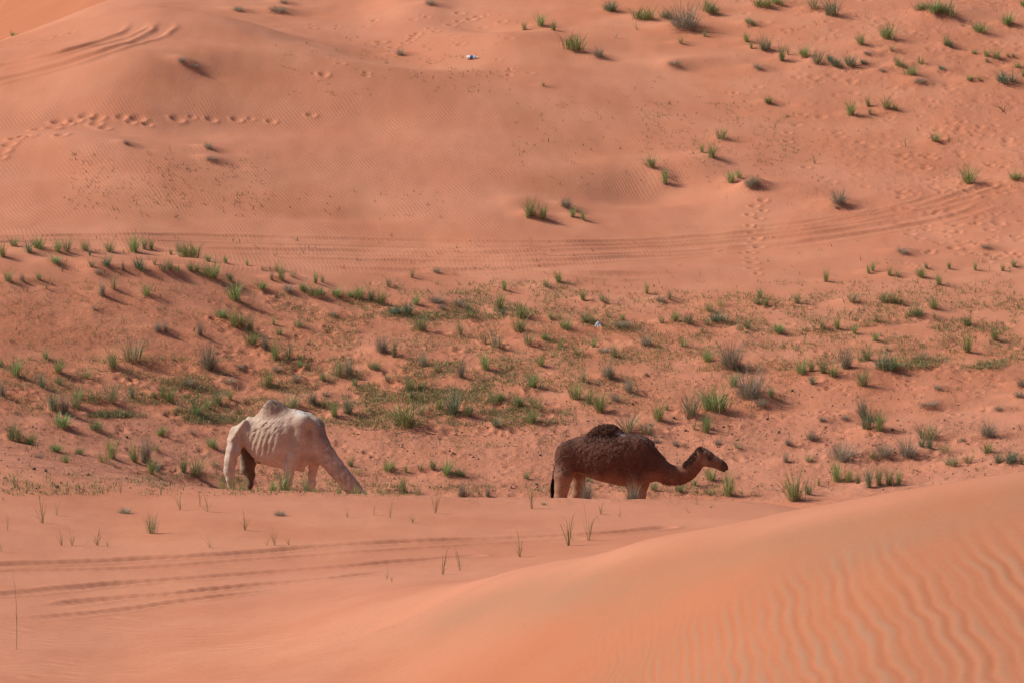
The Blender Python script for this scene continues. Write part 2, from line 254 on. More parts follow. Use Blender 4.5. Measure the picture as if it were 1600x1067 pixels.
T[(800,400,4)] = '''50 390 100 100 g;45 470 90 90 g;100 555 90 90 o;210 195 60 40 o;295 165 70 50 g;500 175 40 25 s;575 185 50 40 s;845 235 80 35 g;980 270 70 40 o;445 275 70 50 g;575 290 60 70 o;245 400 60 50 g;300 400 60 40 o;345 460 70 100 g;455 415 80 80 g;500 430 80 50 g;600 385 40 40 o;690 400 40 35 g;930 420 70 40 o;1020 410 70 50 g;1095 425 70 80 o;1300 415 60 110 b;1190 480 45 25 g;1470 455 60 50 g;1550 265 70 45 g;1535 305 50 50 g;1590 310 60 30 g;1210 430 45 35 o;1300 310 50 60 y;1230 345 60 60 y;1070 565 65 60 y;510 570 60 45 g;215 525 50 60 g;300 565 50 40 g;400 615 45 45 o;640 630 80 50 g;180 685 70 70 g;1225 660 80 90 g;1370 695 150 170 d;130 815 90 90 g;445 785 90 60 o;610 760 90 90 d;835 555 60 70 d;730 850 90 60 d;395 890 110 100 g;550 965 130 90 g;480 920 100 60 g;1385 815 90 80 g;1480 880 160 200 d;1255 965 140 180 g;915 1025 110 90 g;1110 1000 140 130 o;1210 1067 90 70 g;970 960 40 40 g;35 930 60 70 g;150 950 50 90 y;120 1040 90 80 g;650 905 50 60 d;1560 935 50 80 d;840 745 20 30 d;680 440 30 110 d;575 600 30 90 d;930 285 35 60 d'''
T[(1200,400,4)] = '''60 480 60 70 g;360 160 80 40 g;630 110 60 30 g;655 95 60 35 g;765 125 60 40 g;810 128 50 50 o;990 78 45 35 g;955 135 60 70 g;1070 180 75 45 g;1130 80 50 30 g;1295 90 65 30 g;1385 95 40 25 s;1468 95 55 30 g;1510 110 50 20 s;1540 68 55 55 g;185 300 70 50 g;525 290 70 80 o;725 290 70 80 g;790 295 80 60 g;830 300 50 30 g;1030 330 75 65 g;920 378 75 100 g;1040 390 50 30 o;1245 435 80 60 g;430 455 90 60 g;340 455 70 60 o;540 485 60 50 g;680 410 60 50 o;670 530 55 60 g;1245 600 130 50 g;1420 525 90 50 g;745 590 40 30 g;205 735 100 110 g;270 720 80 50 g;345 730 110 60 g;405 750 80 80 g;490 700 110 110 d;275 800 60 50 b;620 650 90 60 g;735 705 110 130 b;780 715 80 60 g;600 810 110 100 g;1590 810 50 80 d;1570 880 40 60 d;1060 830 30 60 d;960 650 70 80 o;230 540 80 40 s'''
T[(1200,560,4)] = '''20 240 70 60 g;620 440 140 90 b;700 450 130 90 g;590 360 110 100 d;460 635 110 170 d;725 610 80 110 d;875 610 110 150 d;1020 500 100 140 o;1010 560 80 60 b;960 550 90 60 b;1100 585 60 100 y;1150 665 60 90 o;1375 485 90 120 d;270 505 55 70 d;1370 590 70 80 g;1250 650 60 60 y;1440 650 70 60 b;1510 650 80 100 b;1590 660 80 30 o;430 765 130 80 g;500 770 90 60 g;560 780 90 30 g;630 805 140 60 b;690 790 120 90 g;760 785 110 90 g;815 785 90 40 g;175 880 170 130 g;255 850 90 60 g;318 795 60 30 g;290 790 50 20 s;110 645 60 40 d;270 645 45 60 o;650 620 50 60 o;125 540 50 40 d;1000 295 25 120 d;1220 515 25 30 d;1440 320 30 60 d;340 390 40 50 d;480 380 30 60 d'''
T[(840,630,5)] = '''700 225 170 180 o;850 240 110 120 o;400 610 40 50 g;910 680 80 90 g;1110 690 80 80 g;1360 600 110 100 g;1230 640 80 50 g;1500 720 200 110 g;1340 710 60 80 o;740 730 110 120 d;380 740 150 100 d;490 840 60 60 s;1250 790 60 50 s;1350 815 40 50 s;1180 850 70 60 s;1310 225 120 80 g;1225 205 80 50 o;930 305 50 60 d;1080 330 50 60 d;1410 320 45 60 d;1570 350 40 60 o'''
T[(800,0,4)] = '''75 190 55 40 g;180 165 75 80 g;255 190 65 35 g;610 70 70 90 b;645 240 70 50 s;780 190 45 50 s;810 120 70 120 g;965 115 60 70 g;1080 175 140 200 d;375 310 95 120 g;540 355 55 70 d;1235 75 75 110 g;1470 150 40 50 g;1505 160 40 40 g;1560 45 60 110 g;1055 275 55 40 o;1205 230 40 25 g;1465 262 60 45 g;1497 305 50 25 g;1575 315 90 80 b;1310 870 80 80 y;1190 955 65 40 g;1250 985 85 60 g;865 1045 70 70 g;1590 645 45 40 g;1535 430 35 70 d;1015 410 30 80 d;195 540 30 20 g'''
T[(1200,0,4)] = '''50 25 50 80 g;290 60 80 90 o;395 100 110 100 b;960 65 55 80 g;1040 80 80 100 g;1110 100 90 120 g;1500 155 70 90 g;1335 205 65 110 g;1590 40 40 50 g;760 245 95 110 g;580 278 65 60 g;1110 285 65 50 g;1140 298 55 50 b;5 310 70 30 b;85 380 110 50 g;125 345 60 25 o;225 355 65 90 g;300 400 90 80 o;385 390 50 60 b;430 420 60 70 b;520 415 80 90 b;600 400 30 50 b;775 325 50 40 o;805 410 60 50 g;840 425 40 50 g;900 470 55 90 g;955 400 50 50 y;1085 440 30 60 b;1290 340 35 40 g;1365 355 50 50 g;1370 388 30 30 g;1430 370 65 60 g;1500 358 30 20 g;1535 360 30 25 g;1560 425 40 45 g;1595 480 60 30 g;1260 505 40 60 g;1320 503 25 30 g;1495 520 75 120 b;520 720 85 70 g;630 665 70 40 g;635 715 50 30 g;735 680 70 60 g;795 690 50 40 g;1040 885 60 60 g;1130 890 40 25 s;1190 890 40 25 s;860 920 70 50 s;1470 690 60 90 s;290 1025 60 40 s;10 650 50 30 g;950 515 25 80 d;710 445 20 50 d;620 340 20 50 d'''
T[(700,200,2.6667)] = '''350 365 70 55 g;395 378 60 50 g;330 375 40 20 g;490 330 40 50 d;518 372 45 30 g;565 385 50 25 g;905 235 60 30 g;900 200 40 30 o;1180 228 50 50 g;1215 210 40 30 g;1260 245 45 60 d;1620 335 15 20 d'''
T[(0,0,1)] = '''1513 286 28 28 g;1586 281 13 26 g;1311 318 20 30 d;1410 395 8 22 d;1540 388 6 14 d;20 10 11 11 g;4 16 8 8 o;284 98 9 14 d;303 105 5 15 d;197 225 6 10 d;325 232 10 14 d;372 17 7 16 d;672 7 8 16 d;625 86 10 13 d;434 18 7 30 d;443 5 6 12 d;330 250 5 18 d;1180 290 12 20 d'''
TUFT = []; LIP = set(); LIP2 = set()
for (ox, oy, s), txt in T.items():
    for row in txt.split(';'):
        a = row.split()
        if ox == 320 and a[4] != 's': LIP.add(len(TUFT))
        if ox == 840 and a[4] == 'd' and a[1] in ('730', '740'): LIP2.add(len(TUFT))
        TUFT.append((ox + float(a[0])/s, oy + float(a[1])/s, float(a[2])/s, float(a[3])/s, a[4]))
BU = [t[0] for t in TUFT]; BV = [t[1] for t in TUFT]
TX, TY, TZ = cast(BU, BV)
# little wind-blown sand mounds under and behind (right of) the larger plants
for (u, v, h, w, k), x, y in zip(TUFT, TX, TY):
    if k == 's' or y < 88: continue
    R = .16 + w / F * y * .55; H = min(.13, R * .26) * (1.2 if k in 'do' else .8)
    stamp(x, y, R*4, R*4, lambda dx, dy: H * np.exp(-((dx + .1*R)/(R*1.2))**2 - (dy/(R*.9))**2) - .35*H*np.exp(-((dx - R*1.9)/(R*1.1))**2 - ((dy + R*.4)/(R*.8))**2))
# fine broken crust where the photo shows it; clean sand elsewhere
PU, PV = project(XG, np.maximum(YG, 20), Z)
wild = AHEAD * fine * np.clip(band(655, 790) * 1.0 + sstep(400, 470, PV - PU * .06) * (1 - sstep(640, 660, PV)) * .75 + sstep(1050, 1400, PU + 60 * n_big) * (1 - sstep(330, 420, PV)) * .5, 0, 1)
wild = np.clip(wild * (.8 + .6 * n_mid), 0, 1)
Z += wild * (.02 * noise2(XG / .34, YG / .42) + .012 * noise2(XG / .15 + 5, YG / .19 + 7) + .02 * np.maximum(noise2(XG / .55 + 15, YG / .7 + 7), 0))
Z += fine * AHEAD * (1 - wild) * .006 * noise2(XG / .4, YG / .9)

# wind ripples: phases and strengths carried as fields; the big near ones are also real relief
wx = .30 * noise2(XG / 1.1 + 4, YG / 2.2) + .05 * noise2(XG / .45, YG / 1.4 + 6)
ph_v = 2 * np.pi * (XG + .76 * np.logaddexp(0, (YG - 126) / 2) + wx * .30) / .100       # crests that run away from the viewer
lean = (-.20 + .055 * np.clip(XG, 0, 5)) * (YG - 46) + .30 * noise2(XG / 3.5 + 1, YG / 6.5) + .09 * noise2(XG / .5 + 1, YG / .9) + .0 * YG
ph_n = 2 * np.pi * (XG + lean * .42 + .10 * noise2(XG / .8, YG / 2.0 + 3)) / .185
_q = np.maximum(XG + lean * .42 + .08 * noise2(XG / .8, YG / 2.0 + 3), -1.6); ph_n = 2 * np.pi / .024 * np.log(.064 + .024 * (_q + .6).clip(-1.8))
ph_h = 2 * np.pi * (YG + .10 * XG + .35 * noise2(XG / 1.7, YG / 1.0) + .12 * noise2(XG / .5 + 9, YG / .5)) / .30   # crests across the view
rip_n = (1 - AHEAD) * sstep(860, 1010, PU + (PV - 950) * .35 + 60 * n_mid) * (1 - sstep(62, 57, YG) * 0) * sstep(50, 170, PV + PU * .205 - 1055 + 25 * n_mid) * (1 - sstep(60, 66, YG))
rip_h = 1.3 * (1 - AHEAD) * (1 - sstep(560, 780, PU)) * (.25 + .75 * sstep(925, 975, PV)) * (.7 + .5 * n_mid)
rip_v = fine * AHEAD * np.clip(sstep(110, 190, PV) * (1 - sstep(372, 400, PV)) * (1 - sstep(1080, 1300, PU)) * (.65 + .9 * n_mid) - .3 * blob(600, 60, 200, 60), 0, 1)
rip_v = np.maximum(rip_v, fine * AHEAD * (.8 * band(385, 425, 8) * (1 - sstep(1000, 1200, PU)) * sstep(250, 380, PU)))
ph_m = ph_n * .77 + 2.2 * noise2(XG / 1.1 + 31, YG / 1.9) + 1.0
sharp = .72 * np.sin(ph_n) + .5 * np.sin(ph_m) + .2 * np.sin(2 * ph_n + .6)
Z += rip_n * .0048 * (.75 + .5 * sstep(850, 1500, PU)) * sharp
Z += fine * (1 - AHEAD) * (.004 * noise2(XG / .35, YG / .8))
# pigment fields: coarse grey-tan grains lag on ripple crests and under the brink; redder bare sand; pale dust
brink = (1 - AHEAD) * np.exp(-((PV - (PU * -.205 + 1055 + 52)) / 46) ** 2) * sstep(480, 760, PU) * (YG < 66)
coarse = np.clip(rip_n * sstep(-.5, .9, .75 * np.sin(ph_n + .9) + .5 * np.sin(ph_m + .9)) * .9 * (.75 + .6 * noise2(XG / 1.5, YG / 2)) + brink * (.6 + .4 * n_mid), 0, 1)
pink = np.clip(.45 + .5 * n_big + .5 * band(640, 780, 30) * AHEAD - .5 * blob(1000, 90, 300, 60), 0, 1)
red = np.clip(AHEAD * (wild * .7 * (1 - band(650, 790)) + .3 * noise2(XG / .8, YG / 1.1)), 0, 1)
PZ = np.stack([XG, YG, Z], -1).reshape(-1, 3)
nx, ny = len(XF), len(YF)
idx = np.arange(nx * ny).reshape(ny, nx)
quads = np.stack([idx[:-1, :-1], idx[:-1, 1:], idx[1:, 1:], idx[1:, :-1]], -1).reshape(-1, 4)

s = NT('dune_sand')
geo = s.n('ShaderNodeNewGeometry').outputs['Position']
def nz(scale, det=4, rough=.55, vec=None): return s.n('ShaderNodeTexNoise', {'Vector': vec or geo, 'Scale': scale, 'Detail': det, 'Roughness': rough}).outputs['Fac']
c = s.mix(s.ramp(nz(.35, 5), .35, .68), (.530, .200, .107), (.600, .250, .143))
c = s.mix(s.math('MULTIPLY', s.attr('pink'), .55), c, (.555, .226, .141))
c = s.mix(s.math('MULTIPLY', s.attr('red'), .62), c, (.535, .175, .085))
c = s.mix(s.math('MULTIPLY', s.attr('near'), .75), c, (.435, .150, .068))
c = s.mix(s.math('MULTIPLY', s.attr('coarse'), .85), c, (.360, .185, .110))
grain = nz(95, 3, .8); speck = nz(22, 5, .75)
c = s.mix(1.0, c, s.n('ShaderNodeCombineColor', {0: s.n('ShaderNodeMapRange', {0: grain, 1: .25, 2: .75, 3: .86, 4: 1.12}).outputs[0], 1: s.n('ShaderNodeMapRange', {0: grain, 1: .25, 2: .75, 3: .86, 4: 1.12}).outputs[0], 2: s.n('ShaderNodeMapRange', {0: grain, 1: .25, 2: .75, 3: .86, 4: 1.12}).outputs[0]}).outputs[0], 'MULTIPLY')
dirt = s.math('MULTIPLY', s.ramp(speck, .54, .66), s.math('MULTIPLY', s.attr('wild'), .42))
c = s.mix(dirt, c, (.24, .13, .085))
s.lk(c, s.bsdf.inputs['Base Color']); s.bsdf.inputs['Roughness'].default_value = .95; s.bsdf.inputs['Specular IOR Level'].default_value = .12
def ripple(att_ph, att_m, amp):
    p = s.math('ADD', s.attr(att_ph), s.math('MULTIPLY', nz(3.0, 2), 2.4))
    return s.math('MULTIPLY', s.math('MULTIPLY', s.math('SINE', p), s.attr(att_m)), amp)
h = s.math('ADD', ripple('phase_v', 'ripple_v', .0017), ripple('phase_h', 'ripple_h', .006))
h = s.math('ADD', h, s.math('MULTIPLY', nz(14, 5, .7), s.math('MULTIPLY', s.attr('wild'), .05)))
h = s.math('ADD', h, s.math('MULTIPLY', nz(9, 4, .6), .008))
h = s.math('ADD', h, s.math('MULTIPLY', grain, .0016))
bp = s.n('ShaderNodeBump', {'Height': h, 'Distance': 1.0, 'Strength': 1.0}); s.lk(bp.outputs[0], s.bsdf.inputs['Normal'])
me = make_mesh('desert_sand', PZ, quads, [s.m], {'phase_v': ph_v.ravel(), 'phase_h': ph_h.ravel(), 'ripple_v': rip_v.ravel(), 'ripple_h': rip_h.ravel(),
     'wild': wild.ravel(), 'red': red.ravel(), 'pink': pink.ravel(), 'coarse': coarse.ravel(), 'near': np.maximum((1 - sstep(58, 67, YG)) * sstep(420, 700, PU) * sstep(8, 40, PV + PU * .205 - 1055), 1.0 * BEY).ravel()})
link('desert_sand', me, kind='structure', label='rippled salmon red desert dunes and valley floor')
# ---------------------------------------------------------------- camels: one continuous skin each, grown from a distance field
def surface_nets(fn, lo, hi, h):
    lo = np.array(lo); n = np.ceil((np.array(hi) - lo) / h).astype(int) + 1
    ax = [lo[i] + h * np.arange(n[i]) for i in range(3)]
    P = np.stack(np.meshgrid(*ax, indexing='ij'), -1); D = fn(P)
    s = D < 0
    c = [(i, j, k) for i in (0, 1) for j in (0, 1) for k in (0, 1)]
    sh = tuple(m - 1 for m in n)
    def sl(A, o): return A[o[0]:o[0]+sh[0], o[1]:o[1]+sh[1], o[2]:o[2]+sh[2]]
    cnt = sum(sl(s, o).astype(int) for o in c); act = (cnt > 0) & (cnt < 8)
    acc = np.zeros(sh + (3,)); num = np.zeros(sh)
    for a in range(8):
        for b in range(a + 1, 8):
            if sum(abs(c[a][q] - c[b][q]) for q in range(3)) != 1: continue
            da, db = sl(D, c[a]), sl(D, c[b]); m = (da < 0) != (db < 0)
            t = np.where(m, da / np.where(np.abs(da - db) < 1e-9, 1, da - db), 0)
            for q in range(3): acc[..., q] += np.where(m, c[a][q] + t * (c[b][q] - c[a][q]), 0)
            num += m
    ii = -np.ones(sh, int); ii[act] = np.arange(act.sum())
    g = np.argwhere(act); V = lo + h * (g + acc[act] / num[act][:, None])
    Q = []
    for q in range(3):
        e = [0, 0, 0]; e[q] = 1; o1 = [0, 0, 0]; o2 = [0, 0, 0]; o1[(q+1) % 3] = 1; o2[(q+2) % 3] = 1
        A = s[:-1, :-1, :-1]; B = s[e[0]:e[0]+sh[0], e[1]:e[1]+sh[1], e[2]:e[2]+sh[2]]
        m = A != B; m[0] = 0; m[:, 0] = 0; m[:, :, 0] = 0
        w = np.argwhere(m); f = A[m]
        def id_(k1, k2): r = w - np.array(o1) * k1 - np.array(o2) * k2; return ii[r[:, 0], r[:, 1], r[:, 2]]
        q4 = np.stack([id_(0, 0), id_(1, 0), id_(1, 1), id_(0, 1)], 1)
        q4[f] = q4[f][:, [0, 1, 2, 3]]; q4[~f] = q4[~f][:, ::-1]; Q.append(q4)
    Q = np.concatenate(Q); Q = Q[(Q >= 0).all(1)]
    return V, Q
def smin(a, b, k):
    h = np.clip(.5 + .5 * (b - a) / k, 0, 1); return b * (1 - h) + a * h - k * h * (1 - h)
def cap(P, a, b, ra, rb, sy=1.0):                          # tapered limb segment, sy < 1 makes it slimmer across
    a = np.array(a, float); b = np.array(b, float); sc = np.array([1, 1 / sy, 1]); c0 = np.array([a[0], a[1], a[2]])
    p = (P - a) * sc; d = (b - a) * sc; t = np.clip((p @ d) / (d @ d), 0, 1)
    return (np.linalg.norm(p - t[..., None] * d, axis=-1) - (ra + (rb - ra) * t)) * min(1, sy * 1.15)
def chain(P, pts, k=.03, sy=1.0):
    r = None
    for (a, ra), (b, rb) in zip(pts[:-1], pts[1:]):
        q = cap(P, a, b, ra, rb, sy); r = q if r is None else smin(r, q, k)
    return r
def profile(P, top, bot, wid, e=2.2):                      # barrel from its traced top line, belly line and half widths
    x = P[..., 0]; t = np.interp(x, *zip(*top)); b = np.interp(x, *zip(*bot)); w = np.interp(x, *zip(*wid))
    x0, x1 = max(top[0][0], bot[0][0]), min(top[-1][0], bot[-1][0])
    cz = (t + b) / 2; hz = np.maximum((t - b) / 2, .02); w = np.maximum(w, .02)
    dz = np.abs(P[..., 2] - cz) / hz; dy = np.abs(P[..., 1]) / w
    r = (dz ** e + dy ** e) ** (1 / e)
    f = (r - 1) * np.minimum(hz, w) * .85
    ex = np.maximum(np.maximum(x0 - x, x - x1), -.06)
    return smin(f, f, .01) if False else np.maximum(f, ex) 
def smooth_line(pts, n=60):
    p = np.array(sorted(pts), float); x = np.linspace(p[0, 0], p[-1, 0], n); y = np.interp(x, p[:, 0], p[:, 1])
    for _ in range(3): y[1:-1] = .25*y[:-2] + .5*y[1:-1] + .25*y[2:]
    return list(zip(x, y))
def leg(P, pts, y, k=.05): return chain(P, [((x, y + dy, z), r) for x, z, r, dy in pts], k)
def hoof_sdf(P, x, y): 
    return smin(cap(P, (x - .02, y + .03, .045), (x + .09, y + .04, .035), .06, .05), cap(P, (x - .02, y - .03, .045), (x + .09, y - .04, .035), .06, .05), .03)

def fur_mat(name, bump, scale, spec=.15):
    s = NT(name); p = s.n('ShaderNodeTexCoord').outputs['Object']
    a = s.n('ShaderNodeTexNoise', {'Vector': p, 'Scale': scale, 'Detail': 5, 'Roughness': .65}).outputs['Fac']
    b = s.n('ShaderNodeTexNoise', {'Vector': p, 'Scale': 5.0, 'Detail': 4, 'Roughness': .6}).outputs['Fac']
    v = s.math('MULTIPLY', s.n('ShaderNodeMapRange', {0: a, 1: .3, 2: .7, 3: .72, 4: 1.25}).outputs[0], s.n('ShaderNodeMapRange', {0: b, 1: .3, 2: .7, 3: .86, 4: 1.14}).outputs[0])
    c = s.mix(1.0, s.attr('coat', 'Color'), s.n('ShaderNodeCombineColor', {0: v, 1: v, 2: v}).outputs[0], 'MULTIPLY')
    s.lk(c, s.bsdf.inputs['Base Color']); s.bsdf.inputs['Roughness'].default_value = .85; s.bsdf.inputs['Specular IOR Level'].default_value = spec
    s.bsdf.inputs['Sheen Weight'].default_value = .12; s.bsdf.inputs['Sheen Roughness'].default_value = .4
    s.lk(s.n('ShaderNodeBump', {'Height': a, 'Distance': bump, 'Strength': 1.0}).outputs[0], s.bsdf.inputs['Normal'])
    return s.m
def plain_mat(name, col, rough=.6, spec=.3, noise=.25, scale=30):
    s = NT(name); p = s.n('ShaderNodeTexCoord').outputs['Object']
    a = s.n('ShaderNodeTexNoise', {'Vector': p, 'Scale': scale, 'Detail': 3}).outputs['Fac']
    s.lk(s.mix(a, tuple(q * (1 - noise) for q in col), tuple(min(1, q * (1 + noise)) for q in col)), s.bsdf.inputs['Base Color'])
    s.bsdf.inputs['Roughness'].default_value = rough; s.bsdf.inputs['Specular IOR Level'].default_value = spec
    return s.m
def blur_col(c, Q, n):
    for _ in range(n):
        acc = np.zeros_like(c); cnt = np.zeros(len(c))
        m = c[Q].mean(1)
        for k in range(4): np.add.at(acc, Q[:, k], m); np.add.at(cnt, Q[:, k], 1)
        c = acc / np.maximum(cnt, 1)[:, None]
    return c
def hair_cards(V, Nn, n, length, width, lie, seed, col, kink=.3):
    """short locks rooted on given skin points; lie = direction they fall along"""
    r = np.random.default_rng(seed); i = r.integers(0, len(V), n); p = V[i]; nn = Nn[i]
    L = length * r.uniform(.5, 1.4, n)[:, None]; d = nn * r.uniform(.5, 1.0, n)[:, None] + np.array(lie) + r.normal(0, kink, (n, 3)); d /= np.linalg.norm(d, axis=1)[:, None]
    side = np.cross(d, r.normal(0, 1, (n, 3))); side /= np.linalg.norm(side, axis=1)[:, None]
    d2 = d * .5 + np.array(lie) * .8 + r.normal(0, kink, (n, 3)); d2 /= np.linalg.norm(d2, axis=1)[:, None]
    w = width; a = p - nn * .006
    vs = np.stack([a - side*w, a + side*w, a + d*L*.55 + side*w*.8, a + d*L*.55 - side*w*.8, a + d*L*.55 + d2*L*.45 + side*w*.2, a + d*L*.55 + d2*L*.45 - side*w*.2], 1).reshape(-1, 3)
    b = np.arange(n)[:, None] * 6; q = np.concatenate([b + [0, 1, 2, 3], b + [3, 2, 4, 5]], 0)
    cc = np.repeat(np.array(col)[None] * r.uniform(.55, 1.5, n)[:, None], 6, 0)
    return vs, q, cc
def vnormals(V, Q):
    e1 = V[Q[:, 2]] - V[Q[:, 0]]; e2 = V[Q[:, 3]] - V[Q[:, 1]]; fn = np.cross(e1, e2); N = np.zeros_like(V)
    for k in range(4): np.add.at(N, Q[:, k], fn)
    return N / np.maximum(np.linalg.norm(N, axis=1), 1e-9)[:, None]
def sphere_mesh(name, r, mat, sx=1, sy=1, sz=1, seg=14, rings=9):
    vs = []; qs = []
    for i in range(rings + 1):
        th = math.pi * i / rings
        for j in range(seg): vs.append((r*sx*math.sin(th)*math.cos(2*math.pi*j/seg), r*sy*math.sin(th)*math.sin(2*math.pi*j/seg), r*sz*math.cos(th)))
    for i in range(rings):
        for j in range(seg): qs.append((i*seg+j, (i+1)*seg+j, (i+1)*seg+(j+1) % seg, i*seg+(j+1) % seg))
    return make_mesh(name, np.array(vs), np.array(qs), [mat])

def place_at(u, D): 
    b = 0; x = (u - 800) / F * D / CP
    x = (u - 800) / F * D * (CP + SP * .19); return x, D, float(ground_grid(np.array([x]), np.array([D]))[0])

# ================= dark camel (crop at 5x, 430 px per metre, origin x = 500, ground = 1035)
def dk(cx, cy): return ((cx - 500) / 430, (1035 - cy) / 430)
def dkl(pts): return smooth_line([dk(*p) for p in pts])
def dark_sdf(P):
    top = dkl([(168,430),(190,365),(215,322),(250,290),(320,266),(400,250),(560,238),(700,226),(780,236),(850,272),(900,330),(940,395),(975,455)])
    bot = dkl([(168,470),(200,520),(250,545),(310,545),(350,556),(400,582),(480,606),(600,628),(700,646),(760,646),(830,618),(900,588),(940,562),(975,520)])
    wid = dkl([(168,1035-40),(200,1035-90),(260,1035-120),(340,1035-135),(480,1035-168),(600,1035-172),(720,1035-150),(820,1035-122),(900,1035-100),(975,1035-66)])
    f = profile(P, top, bot, wid)
    ht = dkl([(350,262),(385,235),(420,205),(460,172),(510,156),(560,152),(615,166),(655,192),(700,225)]); hb = dkl([(350,300),(420,300),(560,300),(640,290),(700,262)])
    hw = [(dk(350,0)[0], .02), (dk(430,0)[0], .10), (dk(550,0)[0], .13), (dk(640,0)[0], .10), (dk(700,0)[0], .03)]
    f = smin(f, profile(P, ht, hb, hw, 1.9), .05)
    # neck: low U shape, then up to the head
    nk = [((860,440),.30),((930,490),.235),((1000,530),.185),((1060,543),.170),((1115,540),.155),((1165,522),.145),((1205,492),.135),((1238,455),.128),((1262,418),.120),((1282,388),.112)]
    pts = [((*[dk(*c)[0]], 0, dk(*c)[1]), r) for c, r in nk]
    f = smin(f, chain(P, pts, .05, .72), .10)
    def h3(cx, cy, y=0): a = dk(cx, cy); return (a[0], y, a[1])
    hd = chain(P, [(h3(1300,365), .112), (h3(1340,385), .104), (h3(1390,412), .082), (h3(1435,436), .062), (h3(1468,455), .054)], .03, .72)
    hd = smin(hd, chain(P, [(h3(1305,425), .088), (h3(1345,440), .068), (h3(1400,452), .058), (h3(1455,474), .045)], .02, .72), .03)
    hd = smin(hd, cap(P, h3(1466,450), h3(1486,476), .045, .036, .85), .02)                                 # nose and split lip
    hd = smin(hd, cap(P, h3(1430,478), h3(1468,496), .034, .028, .8), .015)
    for sy in (-1, 1):
        hd = smin(hd, cap(P, h3(1325,352,sy*.07), h3(1362,372,sy*.075), .034, .028), .025)                 # brow ridge
        hd = smin(hd, cap(P, h3(1275,352,sy*.085), h3(1262,330,sy*.115), .030, .014, .8), .015)            # ear
        hd = np.maximum(hd, -(np.linalg.norm(P - np.array(h3(1357,398,sy*.088)), axis=-1) - .020))           # eye socket
        hd = np.maximum(hd, -cap(P, h3(1462,436,sy*.046), h3(1474,446,sy*.046), .007, .006))
    f = smin(f, hd, .045)
    ny, fy = -.20, .20
    # upper thighs and shoulders swell out of the barrel
    f = smin(f, cap(P, (dk(235,400)[0], -.13, dk(0,400)[1]), (dk(215,560)[0], -.19, dk(0,560)[1]), .235, .165, .62), .09)
    f = smin(f, cap(P, (dk(235,400)[0], .13, dk(0,400)[1]), (dk(300,570)[0], .19, dk(0,570)[1]), .225, .150, .62), .09)
    f = smin(f, cap(P, (dk(815,345)[0], -.13, dk(0,345)[1]), (dk(790,560)[0], -.20, dk(0,560)[1]), .20, .145, .6), .08)
    f = smin(f, cap(P, (dk(825,345)[0], .13, dk(0,345)[1]), (dk(830,560)[0], .20, dk(0,560)[1]), .20, .145, .6), .08)
    def lg(pts, y): return leg(P, [(dk(a, b)[0], dk(a, b)[1], r, 0) for a, b, r in pts], y)
    f = smin(f, lg([(205,560,.158),(198,650,.125),(188,735,.108),(182,775,.088),(185,830,.058),(190,950,.048),(196,1000,.055)], ny), .06)
    f = smin(f, lg([(305,570,.13),(302,650,.108),(295,735,.098),(290,775,.085),(292,830,.056),(298,950,.048),(304,1000,.055)], fy), .06)
    f = smin(f, lg([(775,560,.14),(762,640,.100),(764,730,.078),(768,800,.082),(765,860,.05),(762,960,.045),(768,1000,.052)], ny), .05)
    f = smin(f, lg([(838,560,.13),(824,640,.085),(805,730,.068),(798,800,.078),(792,860,.05),(788,960,.045),(794,1000,.052)], fy), .05)
    for cx, y in ((196, ny), (304, fy), (768, ny), (794, fy)): f = smin(f, hoof_sdf(P, dk(cx, 0)[0], y), .03)
    # tail bone
    tl = [((*[dk(*c)[0]], 0.0, dk(*c)[1]), r) for c, r in [((185,375),.06),((158,430),.045),((140,500),.032),((130,590),.024)]]
    f = smin(f, chain(P, tl, .02), .03)
    # wool: lumps in locks over the back, finer on the flank
    up = sstep(.85, 1.25, P[..., 2]) * (1 - .8 * sstep(dk(980,0)[0], dk(1040,0)[0], P[..., 0]))
    f = f - up * (.010 * noise3(P, .07) + .007 * noise3(P + 3.3, .032)) - .006 * noise3(P + 8, .22)
    # fold along the shoulder's wool edge and the flank
    return f
def clip_eval(fn, lo, hi, h):
    return surface_nets(fn, lo, hi, h)
V, Q = clip_eval(dark_sdf, (-1.0, -.52, -.02), (2.36, .52, 2.12), .0145)
N = vnormals(V, Q)
CX = V[:, 0] * 430 + 500; CY = 1035 - V[:, 2] * 430
wool = np.array((.125, .053, .036)); mid = np.array((.23, .108, .070)); tan = np.array((.38, .205, .13)); black = np.array((.014, .009, .008))
n1 = noise3(V, .18); n2 = noise3(V, .05)
f_up = np.clip(sstep(640, 470, CY + n1 * 60 + 20 * n2) , 0, 1)[:, None]
col = mid * (1 - f_up) + wool * f_up
legm = (sstep(500, 640, CY + n1*30) * ((CX < 380) + 0.0) + sstep(590, 680, CY) * (CX > 380))[:, None]
hind = (np.exp(-(((CX - 215) / 70) ** 2)) * sstep(380, 560, CY))[:, None]
col = col * (1 - .75 * np.clip(legm, 0, 1)) + tan * .75 * np.clip(legm, 0, 1); col = col * (1 - .35*hind) + tan * .35*hind
ridge = (sstep(275, 215, CY) * (CX < 700) * (CX > 300) + sstep(60, 5, np.abs(CX - 250)) * sstep(420, 300, CY))[:, None] * .6
col = col * (1 - ridge) + np.array((.055, .022, .014)) * ridge
shl = (np.exp(-((CX - 850) / 55) ** 2 - ((CY - 430) / 130) ** 2))[:, None] * .55; col = col * (1 - shl) + wool * .75 * shl
nkm = (sstep(960, 1060, CX) * (.45 + .5 * n1))[:, None].clip(0, 1); col = col * (1 - nkm) + np.array((.24, .11, .066)) * nkm
mane = (sstep(1160, 1190, CX) * sstep(1300, 1250, CX) * sstep(0, .5, N[:, 2] - N[:, 0]))[:, None]; col = col * (1 - .6*mane) + wool * .6*mane
